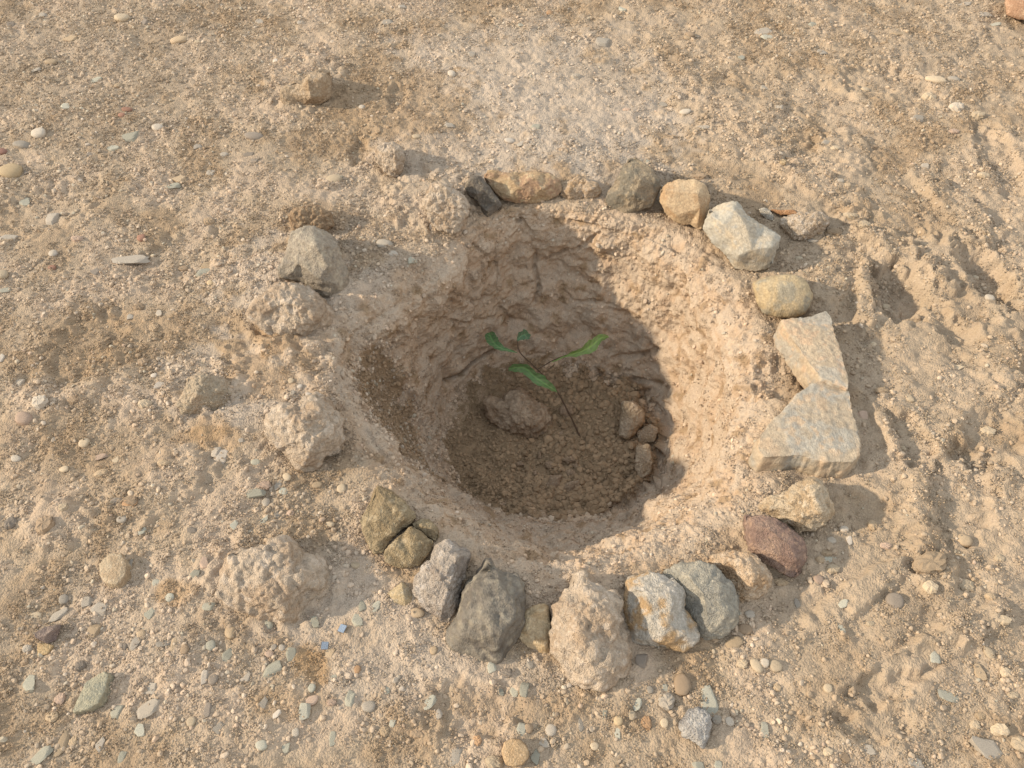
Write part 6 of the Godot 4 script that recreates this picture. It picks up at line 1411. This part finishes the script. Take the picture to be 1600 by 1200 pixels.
	rock("stone", "small grey white rough lump standing outside the ring with a long shadow", "stone", "", "", "lump2",
		Vector3(0.3072, 0.0089, -0.4094), Vector3(0.7999, -0.0000, 0.6001), Vector3(-0.1949, 0.9458, 0.2597),
		[228, 229, 227, 223, 225, 230, 230, 229, 233, 237, 236, 238, 247, 248, 246, 249, 256, 258, 256, 262, 269, 270, 275, 289, 293, 288, 288, 293, 292, 287, 290, 295, 295, 297, 310, 322, 308, 299, 296, 288, 276, 271, 271, 266, 262, 267, 271, 269, 263, 262, 256, 247, 244, 246, 244, 242, 247, 253, 252, 253, 260, 264, 264, 271, 284, 279, 272, 273, 275, 270, 265, 267, 268, 264, 266, 276, 281, 284, 286, 281, 269, 258, 255, 251, 243, 241, 245, 245, 242, 244, 252, 253, 254, 263, 274, 280, 292, 313, 333, 347, 352, 335, 313, 292, 281, 274, 263, 254, 254, 250, 241, 236],
		[],
		0.0055, 0.0230, 0.0439, 0.0548, [Color(0.391, 0.346, 0.299), Color(0.267, 0.237, 0.213), Color(0.472, 0.422, 0.370)])
	print("rocks done ", Time.get_ticks_msec())


# a small loose stone as a mesh of unit size, lying flat: round pebble, flat angular chip or crumbly clod
func unit_stone(kind: String, sd: int, rings: int, tint := Color.WHITE) -> ArrayMesh:
	var r := RandomNumberGenerator.new()
	r.seed = sd * 977 + kind.hash() % 1000
	var planes := []
	var count := 9 if kind == "pebble" else (7 if kind == "chip" else 11)
	for n in count:
		var a := TAU * (n + r.randf_range(-0.35, 0.35)) / (count - 2)
		var d := Vector3(cos(a), r.randf_range(-0.35, 0.5), sin(a)).normalized()
		if n >= count - 2: d = Vector3(r.randf_range(-0.3, 0.3), 1, r.randf_range(-0.3, 0.3)).normalized()
		planes.append([d, r.randf_range(0.34, 0.5) if kind != "chip" else r.randf_range(0.26, 0.46)])
	var N := rings * 2
	var P := PackedVector3Array()
	for i in rings + 1:
		var la := PI * (0.5 - float(i) / rings)
		for j in N:
			var lo := TAU * j / N
			var d := Vector3(cos(la) * cos(lo), sin(la), cos(la) * sin(lo))
			var m := 0.0
			var soft := 9.0 if kind == "pebble" else 40.0
			for pl in planes:
				var k: float = d.dot(pl[0]) / pl[1]
				if k > 0.0: m += pow(k, soft)
			m += pow(1.55 if kind == "chip" else 1.9, soft)
			var rad := 1.0 / pow(m, 1.0 / soft)
			if kind == "pebble": rad = lerpf(rad, 0.46, 0.25) * (1.0 + 0.10 * fn.rock.get_noise_3dv(d * 1.6 + Vector3(sd, 3, 0)))
			if kind == "clod": rad = lerpf(rad, 0.45, 0.3) * (1.0 + 0.28 * fn.rockmid.get_noise_3dv(d * 3.0 + Vector3(sd, 0, 0)))
			P.append(d * rad)
	var nr := grid_normals(P, rings + 1, N)
	var st := SurfaceTool.new()
	st.begin(Mesh.PRIMITIVE_TRIANGLES)
	st.set_smooth_group(0 if kind == "pebble" else -1)
	for i in rings:
		for j in N:
			for q in [[i, j], [i, j + 1], [i + 1, j], [i, j + 1], [i + 1, j + 1], [i + 1, j]]:
				if i == 0 and q[0] == 0 and false: continue
				var k: int = q[0] * N + q[1] % N
				st.set_color(tint)
				st.add_vertex(P[k])
	st.generate_normals()
	return st.commit()


func small_stones() -> void:
	var meshes := {}
	for kind in ["pebble", "chip", "clod"]:
		meshes[kind] = []
		for n in 7: meshes[kind].append(unit_stone(kind, n, 9 if kind != "chip" else 10))
	var shard := BoxMesh.new()
	shard.size = Vector3(1, 0.3, 0.9)
	var mats := {}
	for key in PALETTE:
		mats[key] = []
		for n in 3:
			var m: StandardMaterial3D = (stone_mat if key == "clod" else smooth_mat).duplicate()
			m.resource_name = "loose stone " + key
			m.vertex_color_use_as_albedo = false
			var c: Color = PALETTE[key]
			var k := [0.85, 1.0, 1.12][n] as float
			m.albedo_color = Color(c.r * k, c.g * k, c.b * k).linear_to_srgb()
			m.uv1_scale = Vector3(2, 2, 2)
			m.heightmap_scale = 0.12 if key == "clod" else 0.04
			mats[key].append(m)
	var words := {"tan": "tan", "cream": "cream coloured", "pale": "pale grey", "grey": "grey", "dark": "dark grey", "green": "grey green", "lgreen": "light grey green", "white": "whitish", "red": "brick red", "dred": "dark red", "pink": "pinkish", "yellow": "yellowish", "brown": "brown", "orange": "orange brown", "blue": "bright blue", "clod": "earth coloured"}
	var what := {"pebble": ["pebble", "small %s rounded pebble", "pebble"], "chip": ["stone_chip", "small %s flat stone chip", "stone chip"], "clod": ["earth_clod", "small %s crumbly clod", "clod"], "slab": ["stone_chip", "long flat %s stone flake", "stone chip"], "shard": ["shard", "tiny %s shard", "shard"]}
	for n in SMALL.size():
		var s: Array = SMALL[n]
		var kind: String = s[0]
		var ground_at := on_ground(s[3], s[4])
		var o := MeshInstance3D.new()
		var w: float = s[5]
		var d: float = s[6] * (1.2 if kind in ["chip", "slab", "shard"] else 0.95)
		var t: float = minf(w, d) * {"pebble": 0.62, "chip": 0.40, "clod": 0.7, "slab": 0.4, "shard": 0.5}[kind]
		if kind == "shard": o.mesh = shard
		else: o.mesh = meshes["chip" if kind == "slab" else kind][n % 7]
		o.material_override = mats[s[1]][n % 3]
		var wobble := Basis.from_euler(Vector3(rng.randf_range(-0.16, 0.16), s[7], rng.randf_range(-0.16, 0.16)))
		var k := 1.12 if kind != "shard" else 1.0
		o.transform = Transform3D(wobble * Basis.from_scale(Vector3(w * k, t * k, d * k)), ground_at[0] + Vector3(0, t * (0.06 if kind != "shard" else 0.4), 0))
		o.name = numbered(what[kind][0])
		tag(o, what[kind][1] % words[s[1]] + s[2], what[kind][2], words[s[1]] + " " + what[kind][2] + "s on the ground" + (", flakes" if kind == "slab" else ""))
		add_child(o)
	print("small stones done ", Time.get_ticks_msec())


# ---------------------------------------------------------------- the sapling in the pit
func tube(path: Array, r0: float, r1: float) -> ArrayMesh:
	var curve := Curve3D.new()
	for i in path.size():
		var t: Vector3 = (path[mini(i + 1, path.size() - 1)] - path[maxi(i - 1, 0)]) / 6.0
		curve.add_point(path[i], -t, t)
	var st := SurfaceTool.new()
	st.begin(Mesh.PRIMITIVE_TRIANGLES)
	var L := curve.get_baked_length()
	var rings := []
	for i in 33:
		var p := curve.sample_baked(L * i / 32.0, true)
		var q := curve.sample_baked(L * minf(i + 0.5, 32) / 32.0, true) - curve.sample_baked(L * maxf(i - 0.5, 0) / 32.0, true)
		var t := q.normalized()
		var a := t.cross(Vector3(0.3, 0.2, 1)).normalized()
		var b := t.cross(a)
		var ring := []
		var r := lerpf(r0, r1, i / 32.0) * (1.0 + 0.15 * sin(i * 1.9))
		for k in 8: ring.append(p + (a * cos(TAU * k / 8) + b * sin(TAU * k / 8)) * r)
		rings.append(ring)
	for i in 32:
		for k in 8:
			for v in [rings[i][k], rings[i][(k + 1) % 8], rings[i + 1][k], rings[i][(k + 1) % 8], rings[i + 1][(k + 1) % 8], rings[i + 1][k]]: st.add_vertex(v)
	st.index()
	st.generate_normals()
	return st.commit()


func blade(path: Array, widths: Array, fold: float, twist: float, tint: Color) -> ArrayMesh:
	var curve := Curve3D.new()
	for i in path.size():
		var t: Vector3 = (path[mini(i + 1, path.size() - 1)] - path[maxi(i - 1, 0)]) / 6.0
		curve.add_point(path[i], -t, t)
	var L := curve.get_baked_length()
	var st := SurfaceTool.new()
	st.begin(Mesh.PRIMITIVE_TRIANGLES)
	var rows := []
	for i in 41:
		var f := i / 40.0
		var p := curve.sample_baked(L * f, true)
		var t := (curve.sample_baked(L * minf(f + 0.03, 1), true) - curve.sample_baked(L * maxf(f - 0.03, 0), true)).normalized()
		var view := Vector3(0.1, 0.85, 0.5).normalized()
		var side := t.cross(view).normalized().rotated(t, twist * sin(f * 5.0))
		var up := side.cross(t).normalized()
		var wf := f * (widths.size() - 1)
		var wi := mini(int(wf), widths.size() - 2)
		var w: float = lerpf(widths[wi], widths[wi + 1], smoothstep(0.0, 1.0, wf - wi)) * 1.3 * (1.0 + 0.10 * sin(f * 23.0) + 0.06 * sin(f * 61.0))
		var row := []
		for k in 9:
			var q := (k - 4) / 4.0
			row.append(p + side * q * w + up * (absf(q) * fold * w + 0.0012 * sin(f * 46.0 + q * 3.0) * absf(q)))
		rows.append(row)
	for i in 40:
		for k in 8:
			for v in [[i, k], [i, k + 1], [i + 1, k], [i, k + 1], [i + 1, k + 1], [i + 1, k]]:
				var q: float = absf((v[1] - 4) / 4.0)
				var g := 1.0 if q > 0.1 else 1.7
				g *= 1.0 + 0.12 * sin(v[0] * 1.3 + v[1] * 2.0)
				var dust: float = clampf(0.25 + 0.9 * fn.rocktone.get_noise_2d(v[0] * 0.22 + path[0].x * 90.0, v[1] * 0.3), 0.0, 0.7)
				st.set_color(Color(tint.r * g, tint.g * g, tint.b * g).lerp(Color(0.30, 0.27, 0.15), dust * 0.35))
				st.add_vertex(rows[v[0]][v[1]])
	st.index()
	st.generate_normals()
	return st.commit()


func sapling() -> void:
	var root: Vector3 = Vector3(0.1957, -0.4527, -1.2523)
	var o := Node3D.new()
	o.name = "sapling"
	o.position = root
	tag(o, "thin leggy sapling with four drooping green leaves growing from the pit floor", "plant")
	add_child(o)
	var bark := StandardMaterial3D.new()
	bark.resource_name = "bark"
	bark.albedo_color = Color(0.30, 0.22, 0.15)
	bark.roughness = 0.9
	var leaf := StandardMaterial3D.new()
	leaf.resource_name = "leaf"
	leaf.vertex_color_use_as_albedo = true
	leaf.roughness = 0.75
	leaf.backlight_enabled = true
	leaf.backlight = Color(0.35, 0.45, 0.12)
	leaf.cull_mode = BaseMaterial3D.CULL_DISABLED
	var paths := [
		["stem", [Vector3(0, -0.02, 0), Vector3(0.1880, -0.4500, -1.2750) - root, Vector3(0.1688, -0.4200, -1.3088) - root, Vector3(0.1473, -0.3850, -1.3346) - root, Vector3(0.1228, -0.3500, -1.3642) - root, Vector3(0.0851, -0.3200, -1.3970) - root, Vector3(0.0476, -0.2950, -1.4250) - root, Vector3(0.0204, -0.2750, -1.4438) - root, Vector3(0.0136, -0.2600, -1.4710) - root], 0.0027, 0.0016],
		["stem", [Vector3(0.0681, -0.3080, -1.4114) - root, Vector3(0.0885, -0.3000, -1.4203) - root, Vector3(0.1087, -0.2900, -1.4275) - root, Vector3(0.1427, -0.2820, -1.4385) - root], 0.0017, 0.0013]]
	for p in paths:
		var m := MeshInstance3D.new()
		m.name = p[0]
		m.mesh = tube(p[1], p[2], p[3])
		m.material_override = bark
		o.add_child(m, true)
	var blades := [
		[[Vector3(0.0136, -0.2780, -1.4440), Vector3(-0.0051, -0.2750, -1.4482), Vector3(-0.0289, -0.2700, -1.4528), Vector3(-0.0496, -0.2750, -1.4769), Vector3(-0.0627, -0.2900, -1.5233)], [0.0006, 0.004, 0.010, 0.0125, 0.006], 0.35, 0.2, Color(0.060, 0.122, 0.036)],
		[[Vector3(0.0136, -0.2600, -1.4688), Vector3(0.0222, -0.2580, -1.4826), Vector3(0.0342, -0.2600, -1.4910), Vector3(0.0447, -0.2700, -1.5040)], [0.001, 0.009, 0.011, 0.005], 0.4, 0.3, Color(0.045, 0.095, 0.040)],
		[[Vector3(0.1052, -0.2920, -1.4226), Vector3(0.1426, -0.2820, -1.4364), Vector3(0.1828, -0.2700, -1.4419), Vector3(0.2121, -0.2650, -1.4575), Vector3(0.2357, -0.2650, -1.4818), Vector3(0.2598, -0.2750, -1.4970)], [0.0008, 0.002, 0.007, 0.0115, 0.009, 0.003], 0.45, 0.5, Color(0.115, 0.170, 0.036)],
		[[Vector3(-0.0085, -0.3100, -1.4130), Vector3(0.0135, -0.2950, -1.4077), Vector3(0.0371, -0.2920, -1.4011), Vector3(0.0589, -0.3000, -1.3817), Vector3(0.0877, -0.3150, -1.3677), Vector3(0.1208, -0.3450, -1.3626)], [0.003, 0.010, 0.0105, 0.011, 0.009, 0.001], 0.4, 0.6, Color(0.075, 0.135, 0.036)]]
	for bl in blades:
		var pth := []
		for q in bl[0]: pth.append(q - root)
		var m := MeshInstance3D.new()
		m.name = "leaf"
		m.mesh = blade(pth, bl[1], bl[2], bl[3], bl[4])
		m.material_override = leaf
		o.add_child(m, true)


# ---------------------------------------------------------------- gravel and grit
func gravel() -> void:
	var o := Node3D.new()
	o.name = "gravel"
	tag(o, "fine gravel and earth crumbs strewn over the ground and the pit floor", "gravel", "", "stuff")
	add_child(o)
	var m := StandardMaterial3D.new()
	m.resource_name = "grit"
	m.vertex_color_use_as_albedo = true
	m.roughness = 0.97
	m.metallic_specular = 0.25
	var greys := [PALETTE.grey, PALETTE.green, PALETTE.dark, PALETTE.pale, PALETTE.pink, PALETTE.lgreen, PALETTE.brown, PALETTE.white]
	var soil: Color = Color(0.392, 0.289, 0.195)
	var soil2: Color = Color(0.325, 0.213, 0.119)
	var dark_soil: Color = Color(0.259, 0.172, 0.109)
	# variants: single grains, then tight sprinkles of finer grains
	var variants := []
	for n in 5: variants.append(unit_stone("clod" if n % 2 else "chip", 40 + n, 4))
	var r := RandomNumberGenerator.new()
	r.seed = 99
	for n in 5:
		var st := SurfaceTool.new()
		st.begin(Mesh.PRIMITIVE_TRIANGLES)
		for g in 14:
			var s := 0.0014 + 0.0026 * pow(r.randf(), 2.2)
			var k := r.randf_range(0.78, 1.22)
			var piece := unit_stone("clod" if g % 3 else "chip", 70 + g % 6, 3, Color(k, k, k * r.randf_range(0.94, 1.03)) * 0.8)
			var off := Vector2.from_angle(r.randf() * TAU) * 0.016 * sqrt(r.randf())
			var b := Basis.from_euler(Vector3(r.randf() * 0.6, r.randf() * TAU, r.randf() * 0.6)) * Basis.from_scale(Vector3(s * 1.3, s * 0.9, s))
			st.append_from(piece, 0, Transform3D(b, Vector3(off.x, s * 0.2, off.y)))
		variants.append(st.commit())
	var buffers := []
	for n in variants.size(): buffers.append(PackedFloat32Array())
	var N1 := 100000
	var N2 := 60000
	for n in N1 + N2 + 11000:
		var single := n < N1 or n >= N1 + N2
		var u := r.randf_range(FU0, FU1 - 0.02)
		var v := r.randf_range(FV0, FV1 - 0.02)
		if n >= N1 + N2:      # crumbs that have rolled down onto the pit floor, its foot and the loose slope
			var w := Vector2.from_angle(r.randf() * TAU) * 0.30 * sqrt(r.randf())
			if n % 3 == 0: w = Vector2.from_angle(PI * 0.99 + r.randf_range(-0.45, 0.45)) * r.randf_range(0.34, 0.76)
			u = w.x
			v = w.y
		var p := sqrt(u * u + v * v)
		var q := grid_at(u, v)
		var at: Vector3 = q[0]
		var nn: Vector3 = q[1]
		var mask: float = fn.mask.get_noise_2d(at.x, at.z)
		var tone: float = fn.tone.get_noise_2d(at.x + 4.0, at.z)
		var gravelly := clampf(0.34 + 1.2 * fn.warp.get_noise_2d(at.x * 0.4 + 7.0, at.z * 0.4) + 0.5 * smoothstep(0.3, -1.2, at.x) + 0.4 * smoothstep(-1.6, -2.4, at.z), 0.0, 1.0)
		var keep := 0.17 + 0.66 * gravelly + 0.8 * tone
		for sm in SMOOTH:
			var sx: float = (at.x - sm[0]) / sm[2]
			var sz: float = (at.z - sm[1]) / sm[3]
			keep *= 1.0 - sm[4] * (1.0 - smoothstep(0.5, 1.2, sx * sx + sz * sz + tone))
		var inside := p < 0.84
		if inside:
			keep = 0.20
			var a := atan2(v, u)
			if p < 0.26: keep = 1.0
			elif absf(wrapf(a - PI * 0.99, -PI, PI)) < 0.44 and p < 0.78: keep = 0.7
			if nn.y < 0.25: keep *= 0.3
		if r.randf() > keep: continue
		var here: Color = q[2]
		var c: Color = here * 0.95
		if inside:
			if single and p > 0.3 and r.randf() < 0.2: c = (greys[r.randi() % greys.size()] as Color).lerp(here, 0.4)
		elif r.randf() < (0.10 + 0.26 * gravelly + 0.25 * smoothstep(-0.2, -0.9, at.x) * smoothstep(-1.5, -2.0, at.z) if single else 0.10):
			c = greys[r.randi() % greys.size()]
			c = c.lerp(here, 0.35 + 0.5 * r.randf())
		var k := r.randf_range(0.78, 1.10)
		var s := 1.0
		if single: s = 0.0026 + 0.0085 * pow(r.randf(), 3.2) + (0.005 * pow(r.randf(), 6.0))
		if single and p < 0.26: s *= 1.0 + 0.9 * smoothstep(-0.1, 0.1, at.x - CX + 0.05 + 0.1 * tone)
		var flatness := r.randf_range(0.45, 0.9) if single else 1.0
		var up := nn.slerp(Vector3.UP, 0.3).normalized() if single else nn
		var side := up.cross(Vector3(cos(n * 2.4), 0.11, sin(n * 2.4))).normalized()
		var b := Basis(side, up, side.cross(up))
		if single: b = b * Basis.from_euler(Vector3(r.randf_range(-0.5, 0.5), 0, r.randf_range(-0.5, 0.5))) * Basis.from_scale(Vector3(s * r.randf_range(0.9, 1.6), s * flatness, s))
		at += nn * (s * flatness * 0.18 if single else 0.0)
		var which := (n % 5) + (0 if single else 5)
		buffers[which].append_array([b.x.x, b.y.x, b.z.x, at.x, b.x.y, b.y.y, b.z.y, at.y, b.x.z, b.y.z, b.z.z, at.z, c.r * k, c.g * k, c.b * k, 1.0])
	var total := 0
	for n in variants.size():
		var mm := MultiMesh.new()
		mm.transform_format = MultiMesh.TRANSFORM_3D
		mm.use_colors = true
		mm.mesh = variants[n]
		mm.instance_count = buffers[n].size() / 16
		mm.buffer = buffers[n]
		total += mm.instance_count
		var mi := MultiMeshInstance3D.new()
		mi.name = "grains"
		mi.multimesh = mm
		mi.material_override = m
		mi.set_meta("kind", "stuff")
		o.add_child(mi, true)
	print("gravel ", total, " ", Time.get_ticks_msec())
